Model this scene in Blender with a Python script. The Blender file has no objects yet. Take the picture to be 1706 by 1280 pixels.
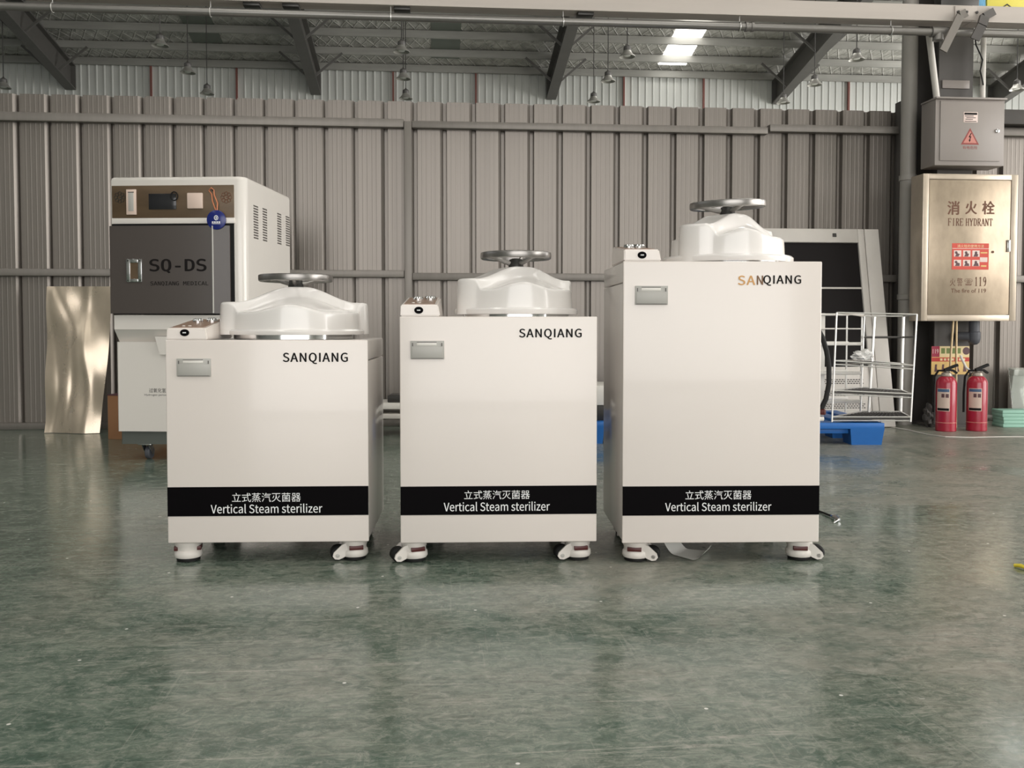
import bpy, bmesh, math, random
from mathutils import Vector, Matrix
random.seed(7)
R = math.radians
PI = math.pi
C = bpy.context.scene.collection

# ------------------------------------------------------------------ camera, light, exposure
F, TH, CU, CV, HC = 1530.0, R(2.1), 853.0, 596.0, 0.71      # focal length in pixels, pitch, principal point, eye height
cd = bpy.data.cameras.new('camera'); cam = bpy.data.objects.new('camera', cd); C.objects.link(cam)
cd.sensor_width = 36.0; cd.lens = F * 36.0 / 1706.0
cd.shift_y = (CV - 640.0) / 1706.0
cd.clip_end = 200.0
cam.location = (0, 0, HC); cam.rotation_euler = (PI / 2 - TH, 0, 0)
bpy.context.scene.camera = cam

YB, AB = 6.459, R(4.8)                                       # the building's axes: the partition wall stands on by = 0
w = bpy.data.worlds.new('World'); bpy.context.scene.world = w
w.use_nodes = True
bgn = w.node_tree.nodes['Background']
bgn.inputs[0].default_value = (0.93, 0.97, 1.0, 1); bgn.inputs[1].default_value = 1.2
vs = bpy.context.scene.view_settings
vs.view_transform = 'Standard'; vs.look = 'None'; vs.gamma = 1.0; vs.use_curve_mapping = False
vs.exposure = 0.0

def to_world(bx, by, z=0.0):
    c, s = math.cos(AB), math.sin(AB)
    return Vector((c * bx - s * by, YB + s * bx + c * by, z))

def area(name, b, size, power, rot, col=(1, 1, 1)):
    l = bpy.data.lights.new(name, 'AREA'); l.shape = 'RECTANGLE'; l.size, l.size_y = size
    l.energy = power; l.color = col
    o = bpy.data.objects.new(name, l); C.objects.link(o)
    o.location = to_world(*b); o.rotation_euler = rot
    return o
# daylight through the two big open gateways of the hall (one behind the camera, one in the right wall)
area('gateway_daylight', (0.6, -15.7, 2.9), (11.4, 5.2), 540, (R(90), 0, AB), (1.0, 0.95, 0.905))
area('side_gateway_daylight', (9.85, -5.6, 2.4), (8.0, 4.4), 660, (R(90), 0, AB + R(90)), (1.0, 0.955, 0.91))
area('rear_fill_light', (18.6, 9.0, 3.2), (9.0, 5.0), 1550, (R(90), 0, AB + R(90)), (1.0, 0.975, 0.94))  # fill added to brighten the rear hall, from an invented unseen opening

# ------------------------------------------------------------------ measuring helpers
def ray(u, v):
    xc = (u - CU) / F; yc = -(v - CV) / F
    return Vector((xc, math.cos(TH) + yc * math.sin(TH), -math.sin(TH) + yc * math.cos(TH)))
def on_floor(u, v, z=0.0):
    d = ray(u, v); t = (z - HC) / d.z
    return Vector((d.x * t, d.y * t, z))
def on_plane(u, v, px, py, ang, off=0.0):
    """point on the upright plane y_local = off of a frame at (px,py) turned by ang -> (x_local, z)"""
    c, s = math.cos(ang), math.sin(ang); d = ray(u, v)
    t = (off - s * px + c * py) / (-s * d.x + c * d.y)
    x, y = d.x * t - px, d.y * t - py
    return c * x + s * y, HC + d.z * t
def onB(u, v, by=0.0): return on_plane(u, v, 0.0, YB, AB, by)

# ------------------------------------------------------------------ materials
def S(r, g, b):
    f = lambda c: (c / 255 / 12.92) if c / 255 <= 0.04045 else ((c / 255 + 0.055) / 1.055) ** 2.4
    return (f(r), f(g), f(b), 1.0)

MATS = {}
def mat(name, col, rough=0.5, metal=0.0, var=0.0, vscale=(3, 3, 3), bump=0.0, bscale=(20, 20, 20), coat=0.0,
        alpha=None, emit=None, spec=0.5, trans=0.0, rvar=0.0):
    if name in MATS: return MATS[name]
    m = bpy.data.materials.new(name); m.use_nodes = True
    nt = m.node_tree; p = nt.nodes['Principled BSDF']; L = nt.links.new
    p.inputs['Base Color'].default_value = col; p.inputs['Roughness'].default_value = rough
    p.inputs['Metallic'].default_value = metal; p.inputs['Coat Weight'].default_value = coat
    p.inputs['Specular IOR Level'].default_value = spec
    if trans: p.inputs['Transmission Weight'].default_value = trans
    if emit:
        p.inputs['Emission Color'].default_value = emit[0]; p.inputs['Emission Strength'].default_value = emit[1]
    tc = nt.nodes.new('ShaderNodeTexCoord')
    def noise(scale, detail=5, rgh=0.6):
        mp = nt.nodes.new('ShaderNodeMapping'); mp.inputs['Scale'].default_value = scale
        n = nt.nodes.new('ShaderNodeTexNoise'); n.inputs['Scale'].default_value = 1.0
        n.inputs['Detail'].default_value = detail; n.inputs['Roughness'].default_value = rgh
        L(tc.outputs['Object'], mp.inputs[0]); L(mp.outputs[0], n.inputs['Vector'])
        return n
    if var > 0 or rvar > 0:
        n = noise(vscale)
        if var > 0:
            r = nt.nodes.new('ShaderNodeMapRange')
            r.inputs[1].default_value = 0.3; r.inputs[2].default_value = 0.7
            r.inputs[3].default_value = 1 - var; r.inputs[4].default_value = 1 + var
            L(n.outputs[0], r.inputs[0])
            mx = nt.nodes.new('ShaderNodeVectorMath'); mx.operation = 'SCALE'
            mx.inputs[0].default_value = col[:3]
            L(r.outputs[0], mx.inputs['Scale']); L(mx.outputs[0], p.inputs['Base Color'])
        if rvar > 0:
            r2 = nt.nodes.new('ShaderNodeMapRange')
            r2.inputs[1].default_value = 0.3; r2.inputs[2].default_value = 0.7
            r2.inputs[3].default_value = max(0.02, rough - rvar); r2.inputs[4].default_value = rough + rvar
            L(n.outputs[0], r2.inputs[0]); L(r2.outputs[0], p.inputs['Roughness'])
    if bump > 0:
        n = noise(bscale, 3)
        b = nt.nodes.new('ShaderNodeBump'); b.inputs['Strength'].default_value = bump; b.inputs['Distance'].default_value = 0.01
        L(n.outputs[0], b.inputs['Height']); L(b.outputs[0], p.inputs['Normal'])
    MATS[name] = m
    return m

def floor_material():
    m = bpy.data.materials.new('green_epoxy'); m.use_nodes = True
    nt = m.node_tree; p = nt.nodes['Principled BSDF']; L = nt.links.new
    tc = nt.nodes.new('ShaderNodeTexCoord')
    def noise(scale, detail=6, rgh=0.6, dist=0.0, rot=0.0):
        mp = nt.nodes.new('ShaderNodeMapping'); mp.inputs['Scale'].default_value = scale; mp.inputs['Rotation'].default_value = (0, 0, rot)
        n = nt.nodes.new('ShaderNodeTexNoise'); n.inputs['Scale'].default_value = 1.0
        n.inputs['Detail'].default_value = detail; n.inputs['Roughness'].default_value = rgh; n.inputs['Distortion'].default_value = dist
        L(tc.outputs['Object'], mp.inputs[0]); L(mp.outputs[0], n.inputs['Vector'])
        return n.outputs[0]
    def ramp(src, a, b, lo=0.0, hi=1.0):
        r = nt.nodes.new('ShaderNodeMapRange'); r.inputs[1].default_value = a; r.inputs[2].default_value = b
        r.inputs[3].default_value = lo; r.inputs[4].default_value = hi
        L(src, r.inputs[0]); return r.outputs[0]
    def mix(fac, a, b):
        x = nt.nodes.new('ShaderNodeMix'); x.data_type = 'RGBA'
        if hasattr(fac, 'is_linked'): L(fac, x.inputs[0])
        else: x.inputs[0].default_value = fac
        for i, q in ((6, a), (7, b)):
            if isinstance(q, tuple): x.inputs[i].default_value = q
            else: L(q, x.inputs[i])
        return x.outputs[2]
    def mul(a, b):
        x = nt.nodes.new('ShaderNodeMath'); x.operation = 'MULTIPLY'
        L(a, x.inputs[0])
        if isinstance(b, float): x.inputs[1].default_value = b
        else: L(b, x.inputs[1])
        return x.outputs[0]
    big = noise((0.8, 0.9, 1), 6, 0.62, 0.6)
    mid = noise((7.0, 11.0, 1), 10, 0.80, 1.3)
    fine = noise((30, 44, 1), 8, 0.82, 0.9)
    s1 = noise((2.4, 70, 1), 5, 0.62, 1.4, 0.5)
    s2 = noise((80, 3.0, 1), 5, 0.62, 1.4, 0.35)
    s3 = noise((5.0, 110, 1), 4, 0.6, 1.0, -0.25)
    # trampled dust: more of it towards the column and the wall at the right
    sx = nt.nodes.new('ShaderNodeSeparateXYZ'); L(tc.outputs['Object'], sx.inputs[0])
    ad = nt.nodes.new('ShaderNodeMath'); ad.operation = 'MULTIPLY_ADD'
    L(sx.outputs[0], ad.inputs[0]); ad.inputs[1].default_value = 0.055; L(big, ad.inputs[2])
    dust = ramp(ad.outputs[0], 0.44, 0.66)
    col = mix(ramp(mid, 0.40, 0.60), FLOOR_A, FLOOR_B)
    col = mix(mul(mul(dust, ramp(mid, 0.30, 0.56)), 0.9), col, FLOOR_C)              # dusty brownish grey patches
    col = mix(mul(ramp(fine, 0.49, 0.66), 0.6), col, FLOOR_D)                       # fine dust
    col = mix(mul(mul(ramp(s1, 0.58, 0.68), ramp(mid, 0.38, 0.58)), 0.75), col, FLOOR_D)     # scuffs
    col = mix(mul(mul(ramp(s2, 0.60, 0.70), ramp(big, 0.6, 0.4)), 0.55), col, FLOOR_D)
    col = mix(mul(mul(ramp(s3, 0.60, 0.68), ramp(big, 0.42, 0.58)), 0.6), col, FLOOR_E)      # dark drag marks
    col = mix(mul(ramp(fine, 0.47, 0.36), 0.5), col, FLOOR_E)
    # dropped white crumbs
    vo = nt.nodes.new('ShaderNodeTexVoronoi'); vo.voronoi_dimensions = '2D'; vo.inputs['Scale'].default_value = 3.2
    L(tc.outputs['Object'], vo.inputs['Vector'])
    sp = nt.nodes.new('ShaderNodeSeparateColor'); L(vo.outputs['Color'], sp.inputs[0])
    col = mix(mul(ramp(vo.outputs['Distance'], 0.014, 0.010), ramp(sp.outputs[0], 0.55, 0.57)), col, (0.75, 0.74, 0.7, 1))
    L(col, p.inputs['Base Color'])
    mxr = nt.nodes.new('ShaderNodeMath'); mxr.operation = 'MAXIMUM'
    L(ramp(mid, 0.35, 0.7, 0.10, 0.26), mxr.inputs[0]); L(ramp(dust, 0.1, 1.0, 0.10, 0.42), mxr.inputs[1])
    L(mxr.outputs[0], p.inputs['Roughness'])
    b = nt.nodes.new('ShaderNodeBump'); b.inputs['Strength'].default_value = 0.06; b.inputs['Distance'].default_value = 0.01
    L(noise((9, 9, 1), 5, 0.6), b.inputs['Height']); L(b.outputs[0], p.inputs['Normal'])
    p.inputs['IOR'].default_value = 1.5
    return m
FLOOR_A = (0.058, 0.102, 0.076, 1); FLOOR_B = (0.155, 0.198, 0.158, 1); FLOOR_E = (0.045, 0.055, 0.042, 1)
FLOOR_C = (0.27, 0.248, 0.208, 1); FLOOR_D = (0.40, 0.39, 0.345, 1)

def foil_material():
    m = bpy.data.materials.new('foil_insulation'); m.use_nodes = True
    nt = m.node_tree; p = nt.nodes['Principled BSDF']; L = nt.links.new
    tc = nt.nodes.new('ShaderNodeTexCoord')
    p.inputs['Metallic'].default_value = 0.35; p.inputs['Roughness'].default_value = 0.5
    def wave(rot):
        mp = nt.nodes.new('ShaderNodeMapping'); mp.inputs['Rotation'].default_value = (0, 0, rot); mp.inputs['Scale'].default_value = (1, 1, 0.001)
        wv = nt.nodes.new('ShaderNodeTexWave'); wv.inputs['Scale'].default_value = 1.25; wv.inputs['Distortion'].default_value = 1.2
        L(tc.outputs['Object'], mp.inputs[0]); L(mp.outputs[0], wv.inputs['Vector']); return wv.outputs['Fac']
    a, b = wave(R(28)), wave(R(-28))
    mxm = nt.nodes.new('ShaderNodeMath'); mxm.operation = 'MAXIMUM'; L(a, mxm.inputs[0]); L(b, mxm.inputs[1])
    r = nt.nodes.new('ShaderNodeMapRange'); r.inputs[1].default_value = 0.93; r.inputs[2].default_value = 1.0; r.inputs[4].default_value = 0.45; L(mxm.outputs[0], r.inputs[0])
    n = nt.nodes.new('ShaderNodeTexNoise'); n.inputs['Scale'].default_value = 3.4; n.inputs['Detail'].default_value = 7; n.inputs['Distortion'].default_value = 1.0
    L(tc.outputs['Object'], n.inputs['Vector'])
    r2 = nt.nodes.new('ShaderNodeMapRange'); r2.inputs[1].default_value = 0.3; r2.inputs[2].default_value = 0.7; L(n.outputs[0], r2.inputs[0])
    x = nt.nodes.new('ShaderNodeMix'); x.data_type = 'RGBA'; L(r2.outputs[0], x.inputs[0])
    x.inputs[6].default_value = (0.34, 0.335, 0.31, 1); x.inputs[7].default_value = (0.66, 0.65, 0.61, 1)
    y = nt.nodes.new('ShaderNodeMix'); y.data_type = 'RGBA'; L(r.outputs[0], y.inputs[0]); L(x.outputs[2], y.inputs[6])
    y.inputs[7].default_value = (0.75, 0.74, 0.70, 1)
    L(y.outputs[2], p.inputs['Base Color'])
    ad = nt.nodes.new('ShaderNodeMath'); ad.operation = 'ADD'; L(n.outputs[0], ad.inputs[0]); L(r.outputs[0], ad.inputs[1])
    bp = nt.nodes.new('ShaderNodeBump'); bp.inputs['Strength'].default_value = 0.7; bp.inputs['Distance'].default_value = 0.10
    L(ad.outputs[0], bp.inputs['Height']); L(bp.outputs[0], p.inputs['Normal'])
    return m

def steel_streak(name, col, rough, metal):
    """sheet metal with fine vertical streaks"""
    return mat(name, col, rough, metal, var=0.06, vscale=(26, 26, 0.35), rvar=0.0)

M = dict(
    white=mat('white_powder_coat', (0.79, 0.725, 0.675, 1), 0.22, coat=0.25),
    gloss=mat('white_gloss_coat', (0.76, 0.715, 0.675, 1), 0.20, coat=0.25),
    lidwhite=mat('white_glossy_plastic', (0.80, 0.77, 0.74, 1), 0.17, coat=0.2),
    sqwhite=mat('off_white_coat', (0.76, 0.72, 0.67, 1), 0.25, coat=0.2),
    black=mat('black_film', (0.003, 0.0025, 0.003, 1), 0.5, spec=0.04),
    ink=mat('black_ink', (0.010, 0.008, 0.008, 1), 0.6, spec=0.15),
    whiteink=mat('white_ink', (0.85, 0.85, 0.85, 1), 0.5),
    orangeglare=mat('orange_glare_ink', S(214, 160, 92), 0.45),  # black lettering with an orange reflection painted into its colour
    brownglare=mat('brown_glare_ink', S(120, 84, 50), 0.45),  # the same reflection, weaker, painted into the next letter
    printer=mat('grey_plastic', S(176, 174, 168), 0.4),
    printerdark=mat('dark_grey_plastic', S(96, 92, 88), 0.45),
    chrome=mat('chrome', (0.72, 0.72, 0.72, 1), 0.12, 1.0),
    wheelmetal=mat('cast_aluminium', (0.32, 0.305, 0.29, 1), 0.32, 0.9, var=0.1, vscale=(20, 20, 20)),
    darkmetal=mat('dark_metal', (0.06, 0.058, 0.055, 1), 0.4, 0.7),
    overlay=mat('bronze_overlay', S(150, 122, 104), 0.3),
    rubber=mat('black_rubber', (0.010, 0.010, 0.010, 1), 0.6, spec=0.25),
    casterwhite=mat('caster_nylon', (0.72, 0.68, 0.63, 1), 0.4, var=0.06, vscale=(30, 30, 30)),
    red=mat('dark_red_dial', (0.07, 0.009, 0.007, 1), 0.4),
    fence=steel_streak('grey_corrugated_sheet', (0.225, 0.202, 0.179, 1), 0.34, 0.42),
    rail=steel_streak('galvanised_rail', (0.205, 0.188, 0.168, 1), 0.42, 0.4),
    hallwall=mat('pale_hall_sheet', (0.62, 0.63, 0.60, 1), 0.5, var=0.06, vscale=(2, 2, 0.3)),
    redline=mat('red_oxide', (0.22, 0.085, 0.07, 1), 0.6),
    rafter=mat('grey_paint_steel', (0.115, 0.110, 0.102, 1), 0.5, var=0.08),
    purlin=mat('purlin_galvanised', (0.36, 0.355, 0.33, 1), 0.45, 0.2, var=0.1, vscale=(1, 1, 8)),
    beam=mat('grey_beam_paint', (0.47, 0.425, 0.385, 1), 0.5, 0.1, var=0.06, vscale=(1, 8, 8)),
    pipe=mat('galvanised_pipe', (0.24, 0.23, 0.215, 1), 0.32, 0.6, var=0.08),
    column=mat('column_paint', (0.085, 0.078, 0.072, 1), 0.55, var=0.12),
    pvc=mat('grey_pvc', (0.33, 0.31, 0.28, 1), 0.45, var=0.06),
    conduit=mat('white_conduit', (0.66, 0.63, 0.58, 1), 0.35),
    boxgrey=mat('grey_box_paint', (0.29, 0.258, 0.236, 1), 0.4, var=0.04),
    stainless=mat('brushed_stainless', (0.40, 0.325, 0.24, 1), 0.34, 0.55, var=0.24, vscale=(6, 6, 3.0), bump=0.03, bscale=(3, 3, 3)),
    stainframe=mat('stainless_frame', (0.50, 0.43, 0.345, 1), 0.36, 0.5, var=0.12, vscale=(6, 6, 6)),
    etch=mat('etched_brown', S(104, 66, 44), 0.6),
    sheet=mat('mirror_steel', (0.66, 0.56, 0.44, 1), 0.30, 0.6, var=0.14, vscale=(4, 4, 2), rvar=0.08),
    card=mat('cardboard', S(150, 108, 74), 0.8, var=0.1),
    bronze=mat('bronze_panel', (0.125, 0.083, 0.047, 1), 0.4, 0.2, var=0.22, vscale=(2, 2, 9)),
    screen=mat('dark_screen', S(40, 40, 42), 0.12),
    button=mat('pale_pink_plastic', S(222, 200, 186), 0.4),
    door=mat('dark_taupe_door', (0.072, 0.060, 0.054, 1), 0.28),
    plinth=mat('dark_green_grey_plinth', (0.10, 0.11, 0.098, 1), 0.45),
    blue=mat('blue_tag', (0.012, 0.022, 0.17, 1), 0.22),
    copper=mat('copper_cord', S(206, 130, 92), 0.4),
    pallet=mat('blue_pallet', (0.012, 0.125, 0.42, 1), 0.42, var=0.1),
    wire=mat('zinc_wire', (0.70, 0.69, 0.66, 1), 0.28, 0.6),
    whitebar=mat('white_bar', (0.76, 0.73, 0.68, 1), 0.35),
    framewhite=mat('white_door_paint', (0.60, 0.565, 0.52, 1), 0.5, var=0.06),
    glassdark=mat('black_panel', (0.008, 0.006, 0.006, 1), 0.5, spec=0.15),
    darkgrey=mat('perforated_dark', (0.09, 0.085, 0.08, 1), 0.5, 0.3),
    bag=mat('clear_bag', (0.75, 0.74, 0.72, 1), 0.25),
    extred=mat('extinguisher_red', (0.36, 0.014, 0.036, 1), 0.28, coat=0.3),
    extneck=mat('dull_brass_neck', (0.38, 0.33, 0.28, 1), 0.35, 0.5),
    label=mat('pale_label', S(208, 186, 172), 0.5),
    labelblue=mat('label_blue', S(70, 96, 130), 0.5),
    labeldark=mat('label_dark', S(92, 62, 66), 0.5),
    brass=mat('brass_rod', (0.52, 0.40, 0.24, 1), 0.35, 0.6),
    elbow=mat('blue_grey_pvc', S(80, 82, 88), 0.5),
    posteryellow=mat('poster_yellow', S(222, 188, 118), 0.5),
    postercream=mat('poster_cream', S(228, 208, 160), 0.5),
    posterred=mat('poster_red', S(190, 58, 50), 0.5),
    postermag=mat('poster_magenta', S(160, 42, 70), 0.5),
    postergreen=mat('poster_green', S(112, 128, 66), 0.5),
    signred=mat('sign_red', S(206, 74, 58), 0.5),
    signwhite=mat('sign_white', S(226, 206, 198), 0.5),
    warnpink=mat('warning_pink', S(196, 128, 116), 0.5),
    warnred=mat('warning_red', S(142, 60, 54), 0.5),
    mint=mat('mint_foam', S(158, 204, 186), 0.5),
    paper=mat('white_paper', (0.84, 0.84, 0.80, 1), 0.5),
    yellow=mat('yellow_plastic', S(226, 204, 60), 0.45),
    yellowboard=mat('yellow_board', S(222, 210, 92), 0.5),
    bluebag=mat('light_blue_bag', S(110, 170, 205), 0.5),
    lamp=mat('lamp_shade_metal', (0.45, 0.44, 0.41, 1), 0.35, 0.5),
    lampdark=mat('lamp_housing', (0.13, 0.125, 0.12, 1), 0.45, 0.3),
    dullsky=mat('dull_skylight', (0.17, 0.19, 0.165, 1), 0.5),
    sky=mat('bright_skylight', (0.9, 0.9, 0.88, 1), 0.5, emit=((1.0, 0.975, 0.92, 1), 5.0)),
    whitebox=mat('white_box_board', (0.70, 0.68, 0.64, 1), 0.5),
)
# clear acrylic
def acrylic():
    m = mat('clear_acrylic', (0.93, 0.97, 0.95, 1), 0.06, trans=1.0)
    m.node_tree.nodes['Principled BSDF'].inputs['IOR'].default_value = 1.45
    return m
M['acrylic'] = acrylic()
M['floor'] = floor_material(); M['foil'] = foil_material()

# ------------------------------------------------------------------ mesh helpers
class MB:
    def __init__(self): self.v = []; self.f = []; self.mi = []
    def add(self, vs, fs, mi=0):
        o = len(self.v); self.v += [tuple(p) for p in vs]
        self.f += [tuple(i + o for i in f) for f in fs]; self.mi += [mi] * len(fs)
        return self
    def bm(self, b, mi=0):
        b.verts.index_update()
        self.add([p.co[:] for p in b.verts], [[q.index for q in f.verts] for f in b.faces], mi); b.free(); return self
    def box(self, x0, x1, y0, y1, z0, z1, r=0.0, seg=2, mi=0, mtx=None):
        b = bmesh.new(); bmesh.ops.create_cube(b, size=1.0)
        for p in b.verts:
            p.co = Vector(((x0 + x1) / 2 + p.co.x * (x1 - x0), (y0 + y1) / 2 + p.co.y * (y1 - y0), (z0 + z1) / 2 + p.co.z * (z1 - z0)))
        if r > 0:
            bmesh.ops.bevel(b, geom=b.edges[:], offset=min(r, abs(x1 - x0) * .49, abs(y1 - y0) * .49, abs(z1 - z0) * .49), segments=seg, affect='EDGES', profile=0.5)
        if mtx is not None: bmesh.ops.transform(b, matrix=mtx, verts=b.verts)
        return self.bm(b, mi)
    def lathe(self, prof, n=32, c=(0, 0, 0), mi=0, cap=True, mtx=None):
        vs = []; fs = []
        for r, z in prof:
            for k in range(n):
                a = 2 * PI * k / n; vs.append(Vector((r * math.cos(a), r * math.sin(a), z)))
        for i in range(len(prof) - 1):
            for k in range(n):
                k2 = (k + 1) % n; fs.append((i * n + k, i * n + k2, (i + 1) * n + k2, (i + 1) * n + k))
        if cap:
            fs.append(tuple(range(n - 1, -1, -1))); q = (len(prof) - 1) * n; fs.append(tuple(q + k for k in range(n)))
        if mtx is not None: vs = [mtx @ p for p in vs]
        return self.add([p + Vector(c) for p in vs], fs, mi)
    def cyl(self, p0, p1, r, n=12, mi=0, r1=None):
        return self.tube([p0, p1], [r, r if r1 is None else r1], n, mi)
    def tube(self, pts, r, n=10, mi=0, closed=False):
        pts = [Vector(p) for p in pts]; m = len(pts)
        rs = r if isinstance(r, (list, tuple)) else [r] * m
        vs = []; fs = []; up = None
        for i, p in enumerate(pts):
            if closed: t = pts[(i + 1) % m] - pts[i - 1]
            else: t = pts[min(i + 1, m - 1)] - pts[max(i - 1, 0)]
            t.normalize()
            if up is None:
                up = Vector((0, 0, 1)) if abs(t.z) < 0.9 else Vector((1, 0, 0))
            a = t.cross(up).normalized(); up = a.cross(t).normalized()
            for k in range(n):
                q = 2 * PI * k / n; vs.append(p + (a * math.cos(q) + up * math.sin(q)) * rs[i])
        for i in range(m if closed else m - 1):
            j = (i + 1) % m
            for k in range(n):
                k2 = (k + 1) % n; fs.append((i * n + k, i * n + k2, j * n + k2, j * n + k))
        if not closed:
            fs.append(tuple(range(n - 1, -1, -1))); fs.append(tuple((m - 1) * n + k for k in range(n)))
        return self.add(vs, fs, mi)
    def prism(self, poly, a0, a1, axis='y', mi=0, mtx=None):
        """extrude a 2-D polygon: axis y -> poly is (x,z); axis x -> (y,z); axis z -> (x,y)"""
        def P(p, a):
            if axis == 'y': return Vector((p[0], a, p[1]))
            if axis == 'x': return Vector((a, p[0], p[1]))
            return Vector((p[0], p[1], a))
        n = len(poly); vs = [P(p, a0) for p in poly] + [P(p, a1) for p in poly]
        fs = [tuple(range(n)), tuple(range(2 * n - 1, n - 1, -1))]
        for k in range(n):
            k2 = (k + 1) % n; fs.append((k, n + k, n + k2, k2))
        if mtx is not None: vs = [mtx @ p for p in vs]
        return self.add(vs, fs, mi)
    def bar(self, p0, p1, w, h, mi=0, up=(0, 0, 1)):
        p0, p1 = Vector(p0), Vector(p1); t = (p1 - p0).normalized(); u = Vector(up)
        if abs(t.dot(u)) > 0.95: u = Vector((1, 0, 0))
        a = t.cross(u).normalized() * (w / 2); b = a.cross(t).normalized() * (h / 2)
        vs = [p + sa * a + sb * b for p in (p0, p1) for sa, sb in ((-1, -1), (1, -1), (1, 1), (-1, 1))]
        return self.add(vs, [(3, 2, 1, 0), (4, 5, 6, 7), (0, 1, 5, 4), (1, 2, 6, 5), (2, 3, 7, 6), (3, 0, 4, 7)], mi)
    def build(self, name, m, parent=None, loc=None, rot=None, smooth=35):
        me = bpy.data.meshes.new(name); me.from_pydata(self.v, [], self.f)
        ms = m if isinstance(m, (list, tuple)) else [m]
        for q in ms: me.materials.append(q)
        for p, i in zip(me.polygons, self.mi): p.material_index = i
        b = bmesh.new(); b.from_mesh(me); bmesh.ops.recalc_face_normals(b, faces=b.faces[:]); b.to_mesh(me); b.free()
        if smooth:
            for p in me.polygons: p.use_smooth = True
            me.set_sharp_from_angle(angle=R(smooth))
        me.update()
        o = bpy.data.objects.new(name, me); C.objects.link(o)
        if parent is not None: o.parent = parent
        if loc is not None: o.location = loc
        if rot is not None: o.rotation_euler = rot
        return o

def empty(name, loc=(0, 0, 0), rz=0.0):
    o = bpy.data.objects.new(name, None); C.objects.link(o)
    o.location = loc; o.rotation_euler = (0, 0, rz); o.empty_display_size = 0.1
    return o
def tag(o, label, cat, group=None):
    o['label'] = label; o['category'] = cat
    if group: o['group'] = group
    return o
def struct(o):
    o['kind'] = 'structure'; return o
def inB(o, bx=0.0, by=0.0, z=0.0):
    """seat an object in the building's frame"""
    o.location = to_world(bx, by, z); o.rotation_euler = (0, 0, AB); return o
def copy_tree(o, parent=None):
    c = o.copy(); C.objects.link(c)
    if parent is not None: c.parent = parent
    for ch in list(o.children): copy_tree(ch, c)
    return c

import os
def font(fn):
    try: return bpy.data.fonts.load(os.path.join(bpy.utils.system_resource('DATAFILES', path='fonts'), fn), check_existing=True)
    except Exception: return None
GROTESK, MONO = font('Noto Sans CJK Regular.woff2'), font('DejaVuSansMono.woff2')
def text(body, m, parent, x, z, wd, ht, y, name='lettering', bold=0.0, fnt=None, space=1.0):
    """lettering facing -y, fitted into a wd x ht box centred on (x, z) at depth y"""
    cu = bpy.data.curves.new('t', 'FONT'); cu.body = body
    if fnt: cu.font = fnt
    cu.size = 1.0; cu.space_character = space
    cu.align_x = 'CENTER'; cu.resolution_u = 4
    t = bpy.data.objects.new('t', cu); C.objects.link(t)
    bpy.context.view_layer.update()
    me = bpy.data.meshes.new_from_object(t.evaluated_get(bpy.context.evaluated_depsgraph_get()))
    bpy.data.objects.remove(t); bpy.data.curves.remove(cu)
    if not me.vertices: print('EMPTY TEXT', body); return None
    xs = [p.co.x for p in me.vertices]; ys = [p.co.y for p in me.vertices]
    x0, x1, y0, y1 = min(xs), max(xs), min(ys), max(ys)
    sx, sy = wd / (x1 - x0), ht / max(y1 - y0, 1e-6)
    for p in me.vertices:
        p.co = Vector((x + (p.co.x - (x0 + x1) / 2) * sx, y, z + (p.co.y - (y0 + y1) / 2) * sy))
    b = bmesh.new(); b.from_mesh(me)
    if bold > 0:                                             # heavier strokes: the outline spread sideways and up
        f = bold * ht * 1.15; g0 = b.faces[:]
        for k, (dx, dz) in enumerate(((f, 0), (-f, 0), (0, f * .6), (0, -f * .6))):
            r_ = bmesh.ops.duplicate(b, geom=g0 + list({v for q in g0 for v in q.verts}) + list({e for q in g0 for e in q.edges}))
            bmesh.ops.translate(b, vec=(dx, -0.00012 * (k + 1), dz), verts=[q for q in r_['geom'] if isinstance(q, bmesh.types.BMVert)])
    bmesh.ops.recalc_face_normals(b, faces=b.faces[:])
    flip = [q for q in b.faces if q.normal.y > 0]
    if flip: bmesh.ops.reverse_faces(b, faces=flip)
    b.to_mesh(me); b.free()
    me.name = name; me.materials.clear(); me.materials.append(m)
    o = bpy.data.objects.new(name, me); C.objects.link(o)
    if parent is not None: o.parent = parent
    return o

def smoothstep(a, b, x):
    t = max(0.0, min(1.0, (x - a) / (b - a))); return t * t * (3 - 2 * t)
def smax(a, b, k):
    h = max(k - abs(a - b), 0.0) / k
    return max(a, b) + h * h * k * 0.25

# ------------------------------------------------------------------ the building
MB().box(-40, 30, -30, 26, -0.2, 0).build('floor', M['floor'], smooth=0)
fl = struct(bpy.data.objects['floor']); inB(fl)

EAVE, SLOPE, BACK = 7.28, 0.187, 17.4
RIDGE_BY = 1.4; RIDGE = EAVE + SLOPE * (BACK - RIDGE_BY); FRONT = 2 * RIDGE_BY - BACK - 0.6
def roof_z(by): return EAVE + SLOPE * (BACK - by) if by >= RIDGE_BY else RIDGE - SLOPE * (RIDGE_BY - by)
XL, XR = -26.0, 19.0

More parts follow.
